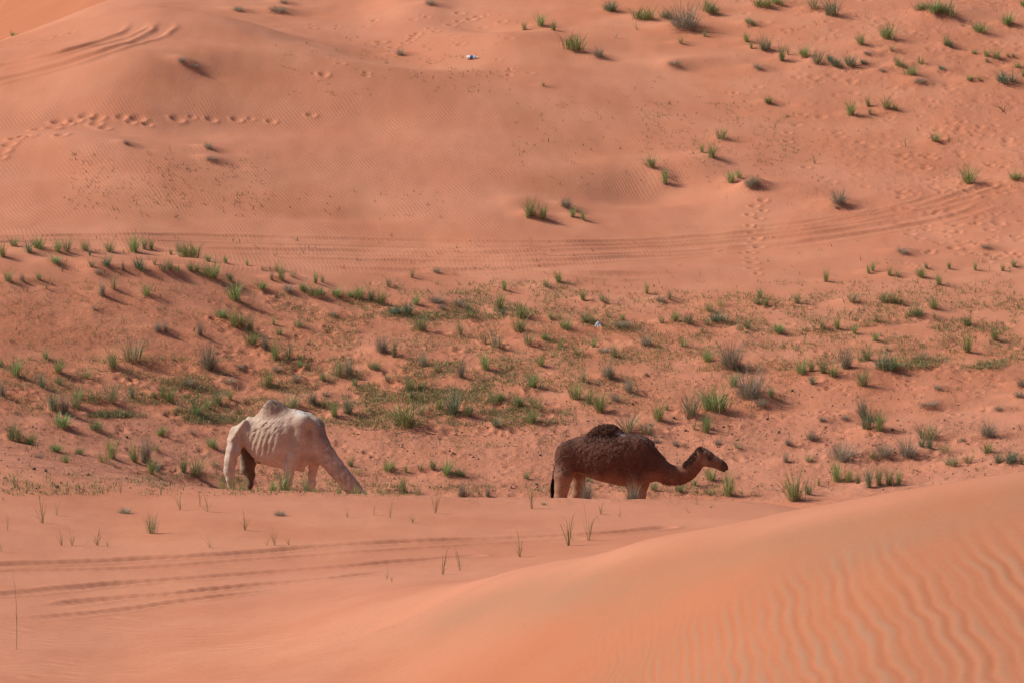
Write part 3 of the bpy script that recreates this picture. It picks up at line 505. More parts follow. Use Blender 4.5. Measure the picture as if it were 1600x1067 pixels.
hdm = (sstep(1285, 1320, CX))[:, None]; col = col * (1 - hdm) + np.array((.19, .105, .068)) * hdm
muz = (sstep(1420, 1475, CX))[:, None]; col = col * (1 - .7*muz) + np.array((.045, .030, .026)) * .7*muz
for a, b, r, cc, w in ((1355, 398, 30, (.010,.007,.006), 1.0), (1320, 430, 34, (.36,.23,.16), .65), (1400, 385, 26, (.32,.24,.20), .4), (1270, 350, 14, (.42,.30,.23), .8), (1305, 325, 30, (.03,.018,.012), .7), (1462, 440, 14, (.02,.015,.012), .7), (1450, 476, 12, (.02,.015,.012), .6)):
    k = (np.exp(-((CX-a)**2 + (CY-b)**2) / r**2))[:, None] * w; col = col * (1 - k) + np.array(cc) * k
bald = (np.exp(-((CX - 640) / 16) ** 2 - ((CY - 212) / 13) ** 2) + np.exp(-((CX - 672) / 18) ** 2 - ((CY - 230) / 7) ** 2))[:, None].clip(0, 1) * (V[:, 1] < 0.05)[:, None]; col = col * (1 - bald) + np.array((.42, .33, .30)) * bald
M_fur_d = fur_mat('dark_wool', .010, 34)
cx0, cy0, cz0 = place_at(940, 102)
camel_d = link('camel', None, None, (cx0, cy0, cz0), label='dark brown woolly camel standing side-on with its head stretched low to the right', category='camel', group='camels in the sandy valley')
body = link('body', make_mesh('body', V, Q, [M_fur_d], {'coat': blur_col(col, Q, 2)}), camel_d)
def sel(mask): return V[mask], N[mask]
m = (CY < 520 - 40*n1) & (CX > 190) & (CX < 965); Vs, Ns = sel(m); v1, q1, c1 = hair_cards(Vs, Ns, 9000, .034, .0045, (-.25, 0, -.75), 3, (.140, .060, .040), .5)
m = (CY < 285) & (CX > 380) & (CX < 640) & (N[:, 2] > -.1); Vs, Ns = sel(m); v2, q2, c2 = hair_cards(Vs, Ns, 2400, .034, .0035, (-.3, 0, .15), 4, (.042, .018, .013), .5)
m = (CX > 1150) & (CX < 1300) & (N[:, 2] - N[:, 0]*.6 > .35) & (CY < 480); Vs, Ns = sel(m); v3, q3, c3 = hair_cards(Vs, Ns, 1500, .045, .0035, (-.3, 0, .1), 5, (.08, .034, .022), .4)
m = (CX > 980) & (CX < 1250) & (CY > 500); Vs, Ns = sel(m); v4, q4, c4 = hair_cards(Vs, Ns, 2500, .03, .003, (-.2, 0, -.7), 6, (.17, .075, .045), .4)
hv = np.concatenate([v1, v2, v3, v4]); o1 = len(v1); o2 = o1 + len(v2); o3 = o2 + len(v3)
link('woolly_hair', make_mesh('woolly_hair', hv, np.concatenate([q1, q2 + o1, q3 + o2, q4 + o3]), [M_fur_d], {'coat': np.concatenate([c1, c2, c3, c4])}), camel_d)
# hanging black tail hair
r = np.random.default_rng(11); n = 900; t0 = r.uniform(0, 1, n)
tp = np.array([(dk(150,440)[0], 0, dk(0,440)[1]), (dk(132,540)[0], 0, dk(0,540)[1]), (dk(124,640)[0], 0, dk(0,640)[1])])
base = np.array([np.interp(t0, [0, .5, 1], tp[:, k]) for k in range(3)]).T + r.normal(0, 1, (n, 3)) * [.014, .014, .01]
end = np.stack([dk(118,0)[0] + r.normal(0, .028, n) * 1.0, r.normal(0, .028, n), dk(0,745)[1] + r.uniform(-.08, .25, n) * (1 - 0)], 1); end[:, 2] = np.minimum(end[:, 2], base[:, 2] - .15)
mid_ = (base + end) / 2 + r.normal(0, .012, (n, 3)); w = np.array([.004, 0.002, 0])
tv = np.stack([base - w, base + w, mid_ + w, mid_ - w, end + w*.3, end - w*.3], 1).reshape(-1, 3); bq = np.arange(n)[:, None] * 6
link('tail_hair', make_mesh('tail_hair', tv, np.concatenate([bq + [0, 1, 2, 3], bq + [3, 2, 4, 5]]), [M_fur_d], {'coat': np.repeat(black[None] * r.uniform(.7, 2, n)[:, None], 6, 0)}), camel_d)
M_eye = plain_mat('dark_eye', (.012, .008, .006), .12, .6, .1)
for sy in (-1, 1):
    e = link('eye', sphere_mesh('eye', .019, M_eye), camel_d, (dk(1357,0)[0], sy*.078, dk(0,398)[1]))
camel_d.rotation_euler = (0, 0, math.radians(-10))

# ================= pale camel (crop at 5.333x, 451 px per metre, origin x = 600, ground = 1147)
GP = 1147
def pk(cx, cy): return ((cx - 600) / 451, (GP - cy) / 451)
def pkl(pts): return smooth_line([pk(*p) for p in pts])
def pale_sdf(P):
    top = pkl([(215,470),(245,428),(275,385),(305,340),(345,302),(385,288),(440,280),(560,262),(700,232),(740,216),(800,213),(850,230),(890,272),(925,330),(955,400),(975,470)])
    bot = pkl([(215,520),(250,540),(300,540),(340,556),(370,590),(400,618),(440,655),(480,682),(560,704),(660,712),(740,722),(800,722),(860,694),(920,668),(955,630),(975,560)])
    wid = pkl([(215,GP-45),(260,GP-85),(310,GP-112),(345,GP-122),(420,GP-130),(520,GP-160),(640,GP-172),(760,GP-150),(850,GP-120),(920,GP-95),(975,GP-66)])
    f = profile(P, top, bot, wid, 2.15)
    ht = pkl([(432,275),(455,245),(478,205),(500,168),(525,143),(560,130),(605,137),(650,163),(690,195),(750,225)]); hb = pkl([(432,330),(500,330),(640,320),(750,270)])
    hw = [(pk(432,0)[0], .03), (pk(500,0)[0], .13), (pk(570,0)[0], .165), (pk(680,0)[0], .11), (pk(750,0)[0], .04)]
    f = smin(f, profile(P, ht, hb, hw, 1.8), .07)
    def p3(cx, cy, y=0): a = pk(cx, cy); return (a[0], y, a[1])
    nk = [((880,420),.36),((935,495),.25),((988,558),.200),((1044,622),.172),((1098,686),.160),((1156,752),.154),((1212,820),.148),((1268,885),.135),((1320,945),.112)]
    f = smin(f, chain(P, [(p3(*c), r) for c, r in nk], .05, .62), .09)
    # grazing head, nose in the grass behind the sand rise
    hd = chain(P, [(p3(1330,950), .112), (p3(1370,985), .105), (p3(1400,1040), .080), (p3(1420,1090), .058)], .03, .72)
    hd = smin(hd, chain(P, [(p3(1330,1000), .08), (p3(1370,1050), .055), (p3(1400,1105), .042)], .02, .72), .03)
    for sy in (-1, 1):
        hd = smin(hd, cap(P, p3(1385,965,sy*.07), p3(1405,1000,sy*.072), .034, .028), .02)
        hd = smin(hd, cap(P, p3(1325,925,sy*.085), p3(1300,905,sy*.12), .030, .014), .015)
    f = smin(f, hd, .04)
    ny, fy = -.20, .20
    # hip bones, haunches, shoulders
    for y in (-1, 1):
        f = smin(f, cap(P, p3(348,318,y*.19), p3(300,400,y*.22), .050, .05), .07)
        f = smin(f, cap(P, p3(232,462,y*.10), p3(250,480,y*.16), .06, .07), .07)
    f = smin(f, cap(P, p3(285,430,-.15), p3(262,560,-.21), .175, .125, .62), .08)
    f = smin(f, cap(P, p3(300,430,.15), p3(390,600,.19), .175, .11, .62), .08)
    f = smin(f, cap(P, p3(845,320,-.18), p3(775,600,-.235), .185, .12, .62), .05)      # near shoulder blade and upper arm
    f = smin(f, cap(P, p3(850,330,.15), p3(880,600,.20), .165, .115, .62), .07)
    def lg(pts, y): return leg(P, [(pk(a, b)[0], pk(a, b)[1], r, 0) for a, b, r in pts], y)
    f = smin(f, lg([(248,560,.135),(226,650,.108),(216,735,.098),(222,800,.074),(226,880,.05),(228,1060,.046),(234,1110,.052)], ny), .05)
    f = smin(f, lg([(325,560,.19),(345,650,.165),(330,740,.128),(362,800,.074),(352,880,.05),(345,1060,.046),(350,1110,.052)], fy), .05)
    f = smin(f, lg([(760,600,.12),(735,670,.096),(728,745,.082),(712,830,.080),(704,900,.05),(700,1060,.045),(706,1110,.05)], ny), .05)
    f = smin(f, lg([(905,600,.11),(905,680,.090),(888,770,.068),(880,850,.074),(876,930,.05),(872,1060,.045),(880,1110,.05)], fy), .05)
    for cx, y in ((234, ny), (350, fy), (706, ny), (880, fy)): f = smin(f, hoof_sdf(P, pk(cx, 0)[0], y), .03)
    f = smin(f, cap(P, p3(695,675,-.18), p3(690,690,-.2), .05, .04), .04)              # elbow
    f = smin(f, cap(P, p3(430,650,0), p3(455,672,0), .05, .03), .03)                   # sheath
    f = smin(f, cap(P, p3(800,700,0), p3(820,722,0), .09, .05), .03)                   # chest pad
    f = smin(f, chain(P, [(p3(225,440), .05), (p3(205,500), .035), (p3(196,600), .025), (p3(192,680), .022)], .02), .03)
    # ribs and the wrinkled fold of skin high on the flank
    cx = P[..., 0] * 451 + 600; cy = GP - P[..., 2] * 451
    m = np.exp(-((cx - 520) / 150) ** 4 - ((cy - 480) / 110) ** 4)
    f = f + m * .005 * np.sin((cx + .30 * (cy - 480) + 12 * noise3(P, .4)) / 46 * 2 * np.pi)
    m2 = np.exp(-((cx - 560 + (cy - 340) * .9) / 140) ** 4 - ((cy - 345) / 75) ** 4)
    f = f - m2 * (.012 * noise2((cx + cy * .9) / 22, (cx * .5 - cy) / 60) + .007 * noise2((cx + cy) / 11, (cx - cy) / 30 + 4))
    f = f + .032 * np.exp(-((cx - 335 - (cy - 400) * .0) / 22) ** 2) * sstep(330, 430, cy) * sstep(640, 500, cy)
    f = f + .032 * np.exp(-((cx - 712 - (cy - 480) * -.15) / 26) ** 2) * sstep(380, 480, cy) * sstep(700, 600, cy)
    f = f - .014 * np.exp(-((cx - 830) / 30) ** 2 - ((cy - 520) / 60) ** 2) + .014 * np.exp(-((cx - 890) / 22) ** 2 - ((cy - 400) / 80) ** 2)
    def groove(x0, y0, x1, y1, w, a, cc=None):
        d = np.array([x1-x0, y1-y0], float); t = np.clip(((cx-x0)*d[0] + (cy-y0)*d[1]) / (d @ d), 0, 1)
        return a * np.exp(-((cx-x0-t*d[0])**2 + (cy-y0-t*d[1])**2) / w**2) * (P[..., 1] < 0)
    f = f + groove(770, 380, 730, 560, 24, .012) + groove(860, 560, 800, 690, 16, .018) + groove(300, 420, 285, 640, 14, .016) + groove(905, 330, 960, 600, 16, .018)
    f = f - groove(345, 320, 240, 470, 16, .018) - groove(250, 500, 225, 700, 14, .012)
    f = f - .008 * noise3(P, .14) - .003 * noise3(P, .04)
    return f
V, Q = clip_eval(pale_sdf, (-1.06, -.52, -.02), (2.02, .52, 2.32), .0145)
N = vnormals(V, Q); CX = V[:, 0] * 451 + 600; CY = GP - V[:, 2] * 451
n1 = noise3(V, .2); n2 = noise3(V, .06)
cream = np.array((.53, .375, .275)); tanp = np.array((.66, .52, .43)); brown = np.array((.16, .095, .068)); grey = np.array((.20, .165, .15)); white = np.array((.66, .58, .52))
def mixc(c, t, k): k = np.clip(k, 0, 1)[:, None]; return c * (1 - k) + np.array(t) * k
col = np.repeat(cream[None], len(V), 0)
col = mixc(col, tanp, .6 * sstep(430, 640, CY + 50*n1) + .3*n1)  # lower side painted paler than the back to lift its shade
col = mixc(col, (.50, .345, .27), np.exp(-((CX - 640)/170)**2 - ((CY - 280)/90)**2) * .8)
col = mixc(col, brown, np.exp(-((CX - 585)/85)**2 - ((CY - 165)/70)**2) * (.72 + .8*n2))
col = mixc(col, white, np.exp(-((CX - 835)/70)**2 - ((CY - 232)/26)**2) * 1.1)
col = mixc(col, white, np.exp(-((CX - 300)/60)**2 - ((CY - 380)/120)**2) * .2)
dn = (CX - 930) * .63 - (CY - 330) * .775      # > 0 towards the top edge of the neck
col = mixc(col, grey, sstep(930, 1000, CX) * sstep(-78, -20, dn + 15*n2) * .85)
col = mixc(col, (.27, .18, .135), sstep(960, 1040, CX) * sstep(-10, -60, dn) * (.35 + .7*n2 + .3*n1))
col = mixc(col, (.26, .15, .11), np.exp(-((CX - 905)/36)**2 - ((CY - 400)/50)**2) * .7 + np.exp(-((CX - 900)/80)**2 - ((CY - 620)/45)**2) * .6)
col = mixc(col, (.10, .055, .038), (V[:, 1] > -.02) * np.exp(-((CX - 365)/95)**4) * sstep(520, 580, CY) * .9)  # far hind leg's shade painted near-black into the coat, dark udder included
col = mixc(col, (.10, .07, .06), np.exp(-((CX - 455)/18)**2 - ((CY - 672)/18)**2))
M_fur_p = fur_mat('pale_coat', .004, 45)
px0, py0, pz0 = place_at(320 + 600/5.3333, 104)
camel_p = link('camel', None, None, (px0, py0, pz0), label='cream coloured camel with white withers grazing, its head hidden behind the sand rise', category='camel', group='camels in the sandy valley')
camel_p.rotation_euler = (0, 0, math.radians(-10))
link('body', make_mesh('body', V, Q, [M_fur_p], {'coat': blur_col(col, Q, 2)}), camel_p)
m = (CX > 470) & (CX < 690) & (CY < 200) & (CY > 100); v1, q1, c1 = hair_cards(V[m], N[m], 1300, .022, .003, (.2, 0, -.5), 8, (.25, .16, .115), .4)
link('hump_hair', make_mesh('hump_hair', v1, q1, [M_fur_p], {'coat': c1}), camel_p)
for sy in (-1, 1):
    a = pk(1392, 990); link('eye', sphere_mesh('eye', .021, M_eye), camel_p, (a[0], sy*.075, a[1]))
# ---------------------------------------------------------------- plants
def blades(rg, n, h, r0, lean, width, cols, curl=.5, straw=.4, tw=None):
    """ribbon blades from a clump: three sections each, straw coloured at the foot"""
    az = rg.uniform(0, 2*np.pi, n); rr = r0 * np.sqrt(rg.uniform(0, 1, n)); b = np.stack([rr*np.cos(az + rg.normal(0, .6, n)), rr*np.sin(az + rg.normal(0, .6, n)), np.full(n, -.015)], 1)
    L = h * rg.uniform(.45, 1.08, n); ln = np.abs(rg.normal(0, lean, n)) + .10 * rr / max(r0, 1e-3)
    d = np.stack([np.cos(az)*np.sin(ln), np.sin(az)*np.sin(ln), np.cos(ln)], 1)
    ln2 = ln + curl * rg.uniform(.2, 1.2, n); d2 = np.stack([np.cos(az)*np.sin(ln2), np.sin(az)*np.sin(ln2), np.cos(ln2)], 1)
    ln3 = ln2 + curl * rg.uniform(.2, 1.4, n); d3 = np.stack([np.cos(az)*np.sin(ln3), np.sin(az)*np.sin(ln3), np.cos(ln3)], 1)
    p0 = b; p1 = p0 + d*(L*.38)[:, None]; p2 = p1 + d2*(L*.34)[:, None]; p3 = p2 + d3*(L*.28)[:, None]
    fa = rg.uniform(0, np.pi, n); sd_ = np.stack([np.cos(fa), np.sin(fa), fa*0], 1) * (width * rg.uniform(.6, 1.3, n))[:, None]
    V = np.stack([p0 - sd_*.8, p0 + sd_*.8, p1 + sd_, p1 - sd_, p2 + sd_*.75, p2 - sd_*.75, p3 + sd_*.12, p3 - sd_*.12], 1).reshape(-1, 3)
    k = np.arange(n)[:, None] * 8; Q = np.concatenate([k + [0, 1, 2, 3], k + [3, 2, 4, 5], k + [5, 4, 6, 7]])
    cols = np.array(cols); ci = rg.integers(0, len(cols), n); c = cols[ci] * rg.uniform(.65, 1.35, n)[:, None]
    foot = c * (1 - straw) + np.array((.30, .21, .11)) * straw; tip = c * .75 + np.array((.32, .25, .12)) * .25 * rg.uniform(0, 1.6, n)[:, None]
    C = np.stack([foot, foot, c, c, c, c, tip, tip], 1).reshape(-1, 3)
    return V, Q, C
def cat(parts):
    o = 0; vs, qs, cs = [], [], []
    for v, q, c in parts: vs.append(v); qs.append(q + o); cs.append(c); o += len(v)
    return np.concatenate(vs), np.concatenate(qs), np.concatenate(cs)
s = NT('grass_blades'); colr = s.attr('leaf', 'Color'); s.lk(colr, s.bsdf.inputs['Base Color']); s.bsdf.inputs['Roughness'].default_value = .55; s.bsdf.inputs['Specular IOR Level'].default_value = .25
tr = s.n('ShaderNodeBsdfTranslucent', {'Color': colr}); ms = s.n('ShaderNodeMixShader', {0: .3, 1: s.bsdf.outputs[0], 2: tr.outputs[0]})
s.lk(ms.outputs[0], s.t.nodes['Material Output'].inputs[0]); M_leaf = s.m
G1, G2, G3 = (.17, .28, .095), (.12, .215, .080), (.27, .33, .12)
PAL = {'g': [G1, G2, G3, (.28, .27, .13)], 'b': [(.13, .225, .145), (.18, .27, .19), (.10, .18, .11)], 'o': [(.27, .24, .13), (.18, .19, .09), (.36, .29, .18)],
       'y': [(.25, .29, .09), (.20, .26, .08), (.30, .29, .12)], 'd': [(.33, .27, .21), (.24, .20, .16), (.44, .38, .30), (.16, .13, .10)], 's': [(.16, .17, .075), (.24, .21, .10)]}
def tuft_mesh(kind, seed, wide):
    rg = np.random.default_rng(seed); pr = []
    if kind in 'gb':                                         # dense clump: several sub-clumps of stiff blades
        for k in range(3 if not wide else 6):
            a = rg.uniform(0, 6.28); off = (.16 if not wide else .42) * rg.uniform(.1, 1)
            v, q, c = blades(rg, 34, rg.uniform(.45, 1.0), .13, .42, .0085, PAL[kind], .42, .38); v[:, 0] += off*math.cos(a); v[:, 1] += off*math.sin(a)*.7; pr.append((v, q, c))
        extra = blades(rg, 26, .85, .22 if not wide else .4, .5, .008, PAL['o'], .5, .5)
    elif kind == 'o':
        for k in range(2 if not wide else 4):
            a = rg.uniform(0, 6.28); off = (.14 if not wide else .4) * rg.uniform(.1, 1)
            v, q, c = blades(rg, 30, rg.uniform(.6, 1.0), .12, .38, .0085, PAL['o'] + PAL['g'][:2], .3, .4); v[:, 0] += off*math.cos(a); v[:, 1] += off*math.sin(a)*.7; pr.append((v, q, c))
        extra = blades(rg, 34, .95, .25, .42, .006, PAL['d'], .35, .6)
    elif kind == 'y':
        pr.append(blades(rg, 90, .9, .35 if not wide else .6, .45, .011, PAL['y'] + PAL['g'][2:3], .5, .2)); extra = blades(rg, 20, .9, .3, .5, .007, PAL['o'], .5, .5)
    elif kind == 'd':                                        # dry grey twiggy dome
        pr.append(blades(rg, 340, .85, .16 if not wide else .3, .85, .0048, PAL['d'] + [(.24, .26, .17), (.19, .21, .15)], .30, .3)); pr.append(blades(rg, 160, .5, .30, 1.0, .006, PAL['d'][:2] + [(.15, .15, .11)], .4, .5)); extra = blades(rg, 30, .85, .2, .5, .009, PAL['o'], .3, .2)
    else:
        pr.append(blades(rg, int(rg.integers(8, 17)), 1.0, .05, .46, .014, PAL['s'], .6, .3)); extra = blades(rg, 5, .7, .06, .8, .011, PAL['d'], .9, .5)
    return cat(pr), extra
# plants that stand on the near side of the animals' legs grow just behind the lip of the sand rise
FRONT = [i for i, t in enumerate(TUFT) if (320 < t[0] < 620 and 740 < t[1] < 776 and i in LIP) or i in LIP2]
PROTO = {}
def proto(kind, wide, var):
    key = (kind, wide, var)
    if key not in PROTO:
        (v, q, c), (v2, q2, c2) = tuft_mesh(kind, 100 + var*7 + 'gboyds'.index(kind)*31 + wide*3, wide)
        tg = np.random.default_rng(var * 13 + 5 + 'gboyds'.index(kind)); tint = tg.uniform(1.0, 1.5) * tg.uniform([.97, .97, .90], [1.12, 1.03, 1.05]); c *= tint; c2 *= tint * .95
        # scale the mesh so that it is one unit tall and one unit wide
        H = np.percentile(v[:, 2], 98); W = (np.percentile(v[:, 0], 97) - np.percentile(v[:, 0], 3))
        for a in (v, v2): a[:, 2] /= H; a[:, :2] /= W
        PROTO[key] = (make_mesh('blades', v, q, [M_leaf], {'leaf': c}, False), make_mesh('dry_blades', v2, q2, [M_leaf], {'leaf': c2}, False), (v, q, c), (v2, q2, c2))
    return PROTO[key]
TX, TY, TZ = cast(BU, BV)
HFIX = {}
for i in FRONT:
    u, v, h = TUFT[i][:3]; y = 90.2 + .9 * ((i * 7) % 5) / 5; x = (u - 800) / F * y * (CP + SP * .185)
    zt = y * slope_of(v - h); zb = float(ground_grid(np.array([x]), np.array([y]))[0]); TX[i], TY[i] = x, y; HFIX[i] = max(zt - zb, .12)
NAME = {'g': 'grass_tuft', 'b': 'grass_tuft', 'o': 'grass_tuft', 'y': 'grass_tuft', 'd': 'dry_shrub', 's': 'grass_sprout'}
COLW = {'g': 'green', 'b': 'blue-green', 'o': 'olive', 'y': 'yellow-green', 'd': 'grey-brown', 's': 'thin'}
def region(u, v):
    if v > 775 or (v > 752 and u < 330): return 'foreground rise'
    if v > 640: return 'valley floor far left' if u < 350 else ('floor by the pale camel' if u < 620 else ('floor between the camels' if u < 870 else ('floor by the dark camel' if u < 1170 else 'valley floor at right')))
    if v > 500: return 'slope at far left' if u < 330 else ('slope above pale camel' if u < 640 else ('slope above camel gap' if u < 870 else ('rise above dark camel' if u < 1170 else 'rise at right')))
    if v > 368: return 'left knoll' if u < 330 else ('knoll crest' if u < 640 else ('central flat' if u < 870 else ('flat right of centre' if u < 1170 else 'flat at right')))
    if v > 190: return 'rippled dune' if u < 800 else ('hollow beyond tracks' if u < 1220 else 'slope beyond tracks')
    return 'high dune' if u < 560 else ('top centre bowl' if u < 900 else ('top slope' if u < 1190 else ('upper right slope' if u < 1420 else 'top right corner')))
def size_word(k, h, w, y):
    m = h * y / F
    a = 'tall' if m > .42 else ('low' if m < .22 else ('knee-low' if False else 'medium'))
    b = ' broad' if w > 1.35 * h else (' narrow' if w < .6 * h else '')
    return a + b
ORD = ['first','second','third','fourth','fifth','sixth','seventh','eighth','ninth','tenth','eleventh','twelfth','thirteenth','fourteenth','fifteenth','sixteenth','seventeenth','eighteenth','nineteenth','twentieth']
NOUN = {'g': 'grass tuft', 'b': 'grass tuft', 'o': 'grass tuft', 'y': 'grass tuft', 'd': 'dry shrub', 's': 'grass sprout'}
info = []
for i, (u, v, h, w, k) in enumerate(TUFT):
    info.append((size_word(k, h, w, TY[i]) + ' ' + COLW[k] + ' ' + NOUN[k], region(u, v)))
buckets = {}
for i, t in enumerate(info): buckets.setdefault(t, []).append(i)
LABEL = {}
for (what, reg), ids in buckets.items():
    ids.sort(key=lambda i: TUFT[i][0])
    for r_, i in enumerate(ids):
        if len(ids) == 1: LABEL[i] = f'the one {what}, {reg}'
        elif r_ == len(ids) - 1: LABEL[i] = f'rightmost {what}, {reg}'
        elif r_ == 0: LABEL[i] = f'leftmost {what}, {reg}'
        else: LABEL[i] = f'{ORD[r_]} {what} from left, {reg}'
size = np.array([t[2] * t[3] for t in TUFT]); isg = np.array([NAME[t[4]] == 'grass_tuft' for t in TUFT])
order = np.argsort(-size * isg); keep = set(order[:295].tolist()) | set(np.where(~isg)[0].tolist())
rg = np.random.default_rng(21); rest = []
for i, (u, v, h, w, k) in enumerate(TUFT):
    x, y, z = TX[i], TY[i], float(ground_grid(np.array([TX[i]]), np.array([TY[i]]))[0])
    H = HFIX.get(i, h * y / F * (1.18 if k == 's' else 1.12)); W = max(w * y / F * 1.2, H * .5); wide = 1 if w > 1.15 * h else 0; var = int(rg.integers(0, 6 if k != 's' else 8))
    a, b, arr, arr2 = proto(k, wide, var)
    if h > 100:                                              # one long bent stalk
        v_, q_, c_ = blades(np.random.default_rng(5), 2, 1.15, .01, .10, .035, PAL['s'], .42, .1); v_[:, :2] *= 1.0; a = make_mesh('blades', v_, q_, [M_leaf], {'leaf': c_ * .6}, False); W = .16
    rz = rg.uniform(0, 6.28)
    if i in keep:
        grp = {'grass_tuft': 'grass tufts on the sand', 'dry_shrub': 'dry grey shrubs on the sand', 'grass_sprout': 'thin grass sprouts on the sand'}[NAME[k]]
        o = link(NAME[k], a, None, (x, y, z), label=LABEL[i], category=NOUN[k].split()[-1] if k != 'd' else 'shrub', group=grp)
        if k != 's' and h * w > 200:
            link('dry_blades', b, o)
        sc = (W, W, H); o.scale = (W, W * rg.uniform(.75, 1.05), H); o.rotation_euler = (rg.normal(0, .05), rg.normal(0, .05), rz)
    else:
        c_, s_ = math.cos(rz), math.sin(rz); p = arr[0] * [W, W, H]; p = np.stack([p[:, 0]*c_ - p[:, 1]*s_, p[:, 0]*s_ + p[:, 1]*c_, p[:, 2]], 1) + [x, y, z]
        rest.append((p, arr[1], arr[2]))
# ---------------------------------------------------------------- ground cover nobody could count: seedlings, litter, pebbles
def scatter(n, boxes, dens):
    """boxes: (u0,u1,v0,v1,weight); returns world points on the visible ground"""
    wts = np.array([b[4] for b in boxes], float); wts /= wts.sum(); us, vs = [], []
    for b, wt in zip(boxes, wts):
        m = int(n * wt); u = rg.normal((b[0]+b[1])/2, (b[1]-b[0])/3.4, m) if len(b) > 5 else rg.uniform(b[0], b[1], m); v = rg.uniform(b[2], b[3], m)
        k = noise2(u / dens + 3, v / (dens * .3) + 1) + .35*noise2(u / (dens*.3), v / (dens * .12) + 11) > rg.uniform(-.35, .25, m); us.append(u[k]); vs.append(v[k])
    u = np.concatenate(us); v = np.concatenate(vs); x, y, z = cast(u, v); k = (y > 84) & (y < 160); return x[k], y[k], z[k]
def sprinkle(name, pts, hmin, hmax, nb, cols, label, lean=.5, width=.005, curl=.4):
    x, y, z = pts; n = len(x); r_ = np.random.default_rng(n)
    V0, Q0, C0 = blades(r_, n * nb, 1.0, .0, lean, width, cols, curl, .25)
    H = np.repeat(r_.uniform(hmin, hmax, n), nb) * r_.uniform(.6, 1.1, n * nb)
    V0 = V0.reshape(-1, 8, 3); base = V0[:, 0:1, :].copy(); ctr = (V0[:, 0] + V0[:, 1])[:, None] / 2
    prs = np.array([[0, 1], [2, 3], [4, 5], [6, 7]])
    mid_ = V0[:, prs].mean(2)                                     # centre line scaled, width kept
    off = V0.reshape(-1, 4, 2, 3) - mid_[:, :, None]
    mid2 = mid_ * H[:, None, None] + np.repeat(np.stack([x, y, z], 1), nb, 0)[:, None] + np.concatenate([r_.normal(0, .03, (n*nb, 1, 2)), np.zeros((n*nb, 1, 1)) - .004], 2)
    V1 = (mid2[:, :, None] + off).reshape(-1, 3)
    return V1, Q0, C0
SEED_COLS = [(.32, .32, .12), (.24, .27, .10), (.40, .34, .17), (.26, .19, .12)]
A = sprinkle('a', scatter(60000, [(0,700,738,774,1.0),(620,1200,756,775,.6),(0,420,560,650,1.0),(420,1000,520,640,1.6),(1150,1600,440,500,.8),(430,1600,455,520,3.2),(850,1600,500,580,4.0),(560,900,440,500,1),(350,900,560,665,2.2,1),(0,340,560,640,1.0),(1000,1250,160,260,.35),(1340,1600,560,576,.9),(120,240,636,652,.9),(240,420,640,662,.7,1),(430,700,600,672,1.5,1),(640,860,560,660,1.2,1),(200,420,590,640,.6),(600,840,470,500,.5),(0,400,440,560,.5),(400,800,480,640,1.2),(700,900,610,665,.6),(600,900,640,700,.35),(880,1250,560,640,.4)], 70), .04, .15, 3, SEED_COLS, '')
B = sprinkle('b', scatter(1500, [(100,420,240,330,2.2),(150,700,300,345,1.0),(420,800,70,150,.7),(600,800,95,145,.5),(800,1300,120,300,1.0),(1180,1600,130,300,.9),(1200,1600,10,110,.5),(800,1100,160,240,.4),(450,620,60,90,.2)], 60), .05, .15, 3, [(.13, .12, .06), (.09, .085, .045), (.17, .13, .08)], '')
Cc = sprinkle('c', scatter(1500, [(0,1600,370,650,2),(0,1600,650,775,.9)], 90), .07, .19, 4, [(.14, .16, .065), (.10, .13, .05)], '')
v, q, c = cat([A, B, Cc] + rest)
link('seedling_grass', make_mesh('seedling_grass', v, q, [M_leaf], {'leaf': c}, False), kind='stuff', label='sparse short seedlings and thin grass scattered over the sand')
D_ = sprinkle('d', scatter(6000, [(0,1600,420,640,2),(0,1600,640,775,1.6),(1100,1600,0,330,.9),(880,1250,480,700,.8),(100,430,230,330,.3)], 45), .06, .20, 2, PAL['d'], '', 1.35, .004, .2)
link('dry_litter', make_mesh('dry_litter', D_[0], D_[1], [M_leaf], {'leaf': D_[2]}, False), kind='stuff', label='dry stalks and twigs lying on the sand')
# pebbles and droppings
x, y, z = scatter(3200, [(0,1600,655,772,4),(850,1500,590,700,1.2),(200,900,600,660,.4)], 40); n = len(x); r_ = rg.uniform(.006, .022, n) * (1 + .8 * (rg.uniform(0, 1, n) > .93))
ph = np.array([(1,1,1),(-1,1,1),(-1,-1,1),(1,-1,1),(1,1,-1),(-1,1,-1),(-1,-1,-1),(1,-1,-1)]) * .62; fq = np.array([(0,1,2,3),(7,6,5,4),(0,4,5,1),(1,5,6,2),(2,6,7,3),(3,7,4,0)])
Vp = (ph[None] * (r_[:, None, None] * rg.uniform(.7, 1.3, (n, 8, 3))) + np.stack([x, y, z + r_*.3], 1)[:, None]).reshape(-1, 3); Qp = (np.arange(n)[:, None, None] * 8 + fq[None]).reshape(-1, 4)
cp = np.repeat(np.where(rg.uniform(0, 1, n)[:, None] < .35, np.array((.10, .06, .045))[None], np.array((.42, .23, .15))[None]), 8, 0)
sp = NT('pebble_stone'); sp.lk(sp.attr('leaf', 'Color'), sp.bsdf.inputs['Base Color']); sp.bsdf.inputs['Roughness'].default_value = .9
link('pebbles', make_mesh('pebbles', Vp, Qp, [sp.m], {'leaf': cp}), kind='stuff', label='small stones and droppings strewn over the valley floor')
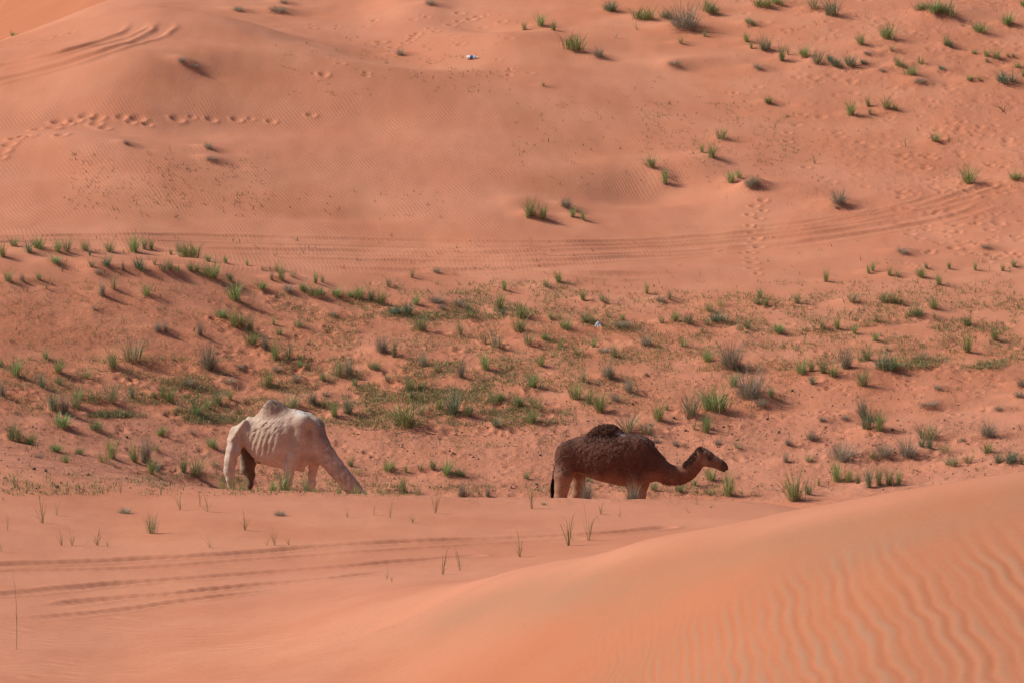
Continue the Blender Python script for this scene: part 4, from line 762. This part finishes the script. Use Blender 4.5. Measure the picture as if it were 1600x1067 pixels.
# ---------------------------------------------------------------- litter: a discarded bottle on the far dune and a white scrap by a tuft
M_white = plain_mat('white_plastic', (.80, .82, .86), .35, .5, .08, 20); M_blue = plain_mat('blue_label', (.05, .10, .30), .5, .4, .2, 20)
def lathe(prof, seg=18):
    vs = [(r*math.cos(2*math.pi*j/seg), r*math.sin(2*math.pi*j/seg), h) for h, r in prof for j in range(seg)]
    qs = [(i*seg+j, i*seg+(j+1) % seg, (i+1)*seg+(j+1) % seg, (i+1)*seg+j) for i in range(len(prof)-1) for j in range(seg)]
    return np.array(vs), np.array(qs)
bx, by, bz = cast(738, 93)
bt = link('plastic_bottle', None, None, (float(bx[0]), float(by[0]), float(bz[0]) + .045), label='small white and blue plastic bottle lying on the far pale sand', category='bottle')
v_, q_ = lathe([(-.14,.001),(-.14,.045),(-.12,.05),(.05,.05),(.09,.035),(.11,.017),(.13,.017)]); link('bottle_body', make_mesh('bottle_body', v_, q_, [M_white]), bt)
v_, q_ = lathe([(-.055,.0505),(-.05,.053),(.015,.053),(.02,.0505)]); link('bottle_label', make_mesh('bottle_label', v_, q_, [M_blue]), bt)
v_, q_ = lathe([(.125,.001),(.125,.021),(.15,.021),(.15,.001)]); link('bottle_cap', make_mesh('bottle_cap', v_, q_, [M_white]), bt)
bt.rotation_euler = (math.radians(90), math.radians(8), math.radians(82))
sx_, sy_, sz_ = cast(934, 510)
g = np.linspace(-1, 1, 12); gx_, gy_ = np.meshgrid(g, g); rr = noise2(gx_*1.7 + 4, gy_*1.7 + 2)
pv = np.stack([gx_*.055 + .02*rr, gy_*.04 + .01*noise2(gx_*3, gy_*3), .09 + .05*rr - .06*(gx_**2 + gy_**2)*.6 + gy_*.03 + .02*noise2(gx_*4 + 8, gy_*4)], -1).reshape(-1, 3)
pi_ = np.arange(144).reshape(12, 12); pq = np.stack([pi_[:-1, :-1], pi_[:-1, 1:], pi_[1:, 1:], pi_[1:, :-1]], -1).reshape(-1, 4)
pv2 = pv.copy(); pv2[:, 2] -= .02 
lip = np.concatenate([pi_[0, :-1], pi_[:-1, -1], pi_[-1, :0:-1], pi_[:0:-1, 0]]); lq = np.stack([lip, np.roll(lip, -1), np.roll(lip, -1) + 144, lip + 144], 1)
link('plastic_scrap', make_mesh('plastic_scrap', np.concatenate([pv, pv2]), np.concatenate([pq, pq[:, ::-1] + 144, lq]), [M_white]), None, (float(sx_[0]), float(sy_[0]), float(sz_[0]) - .01), label='crumpled white plastic scrap beside an olive tuft behind the dark camel', category='litter')
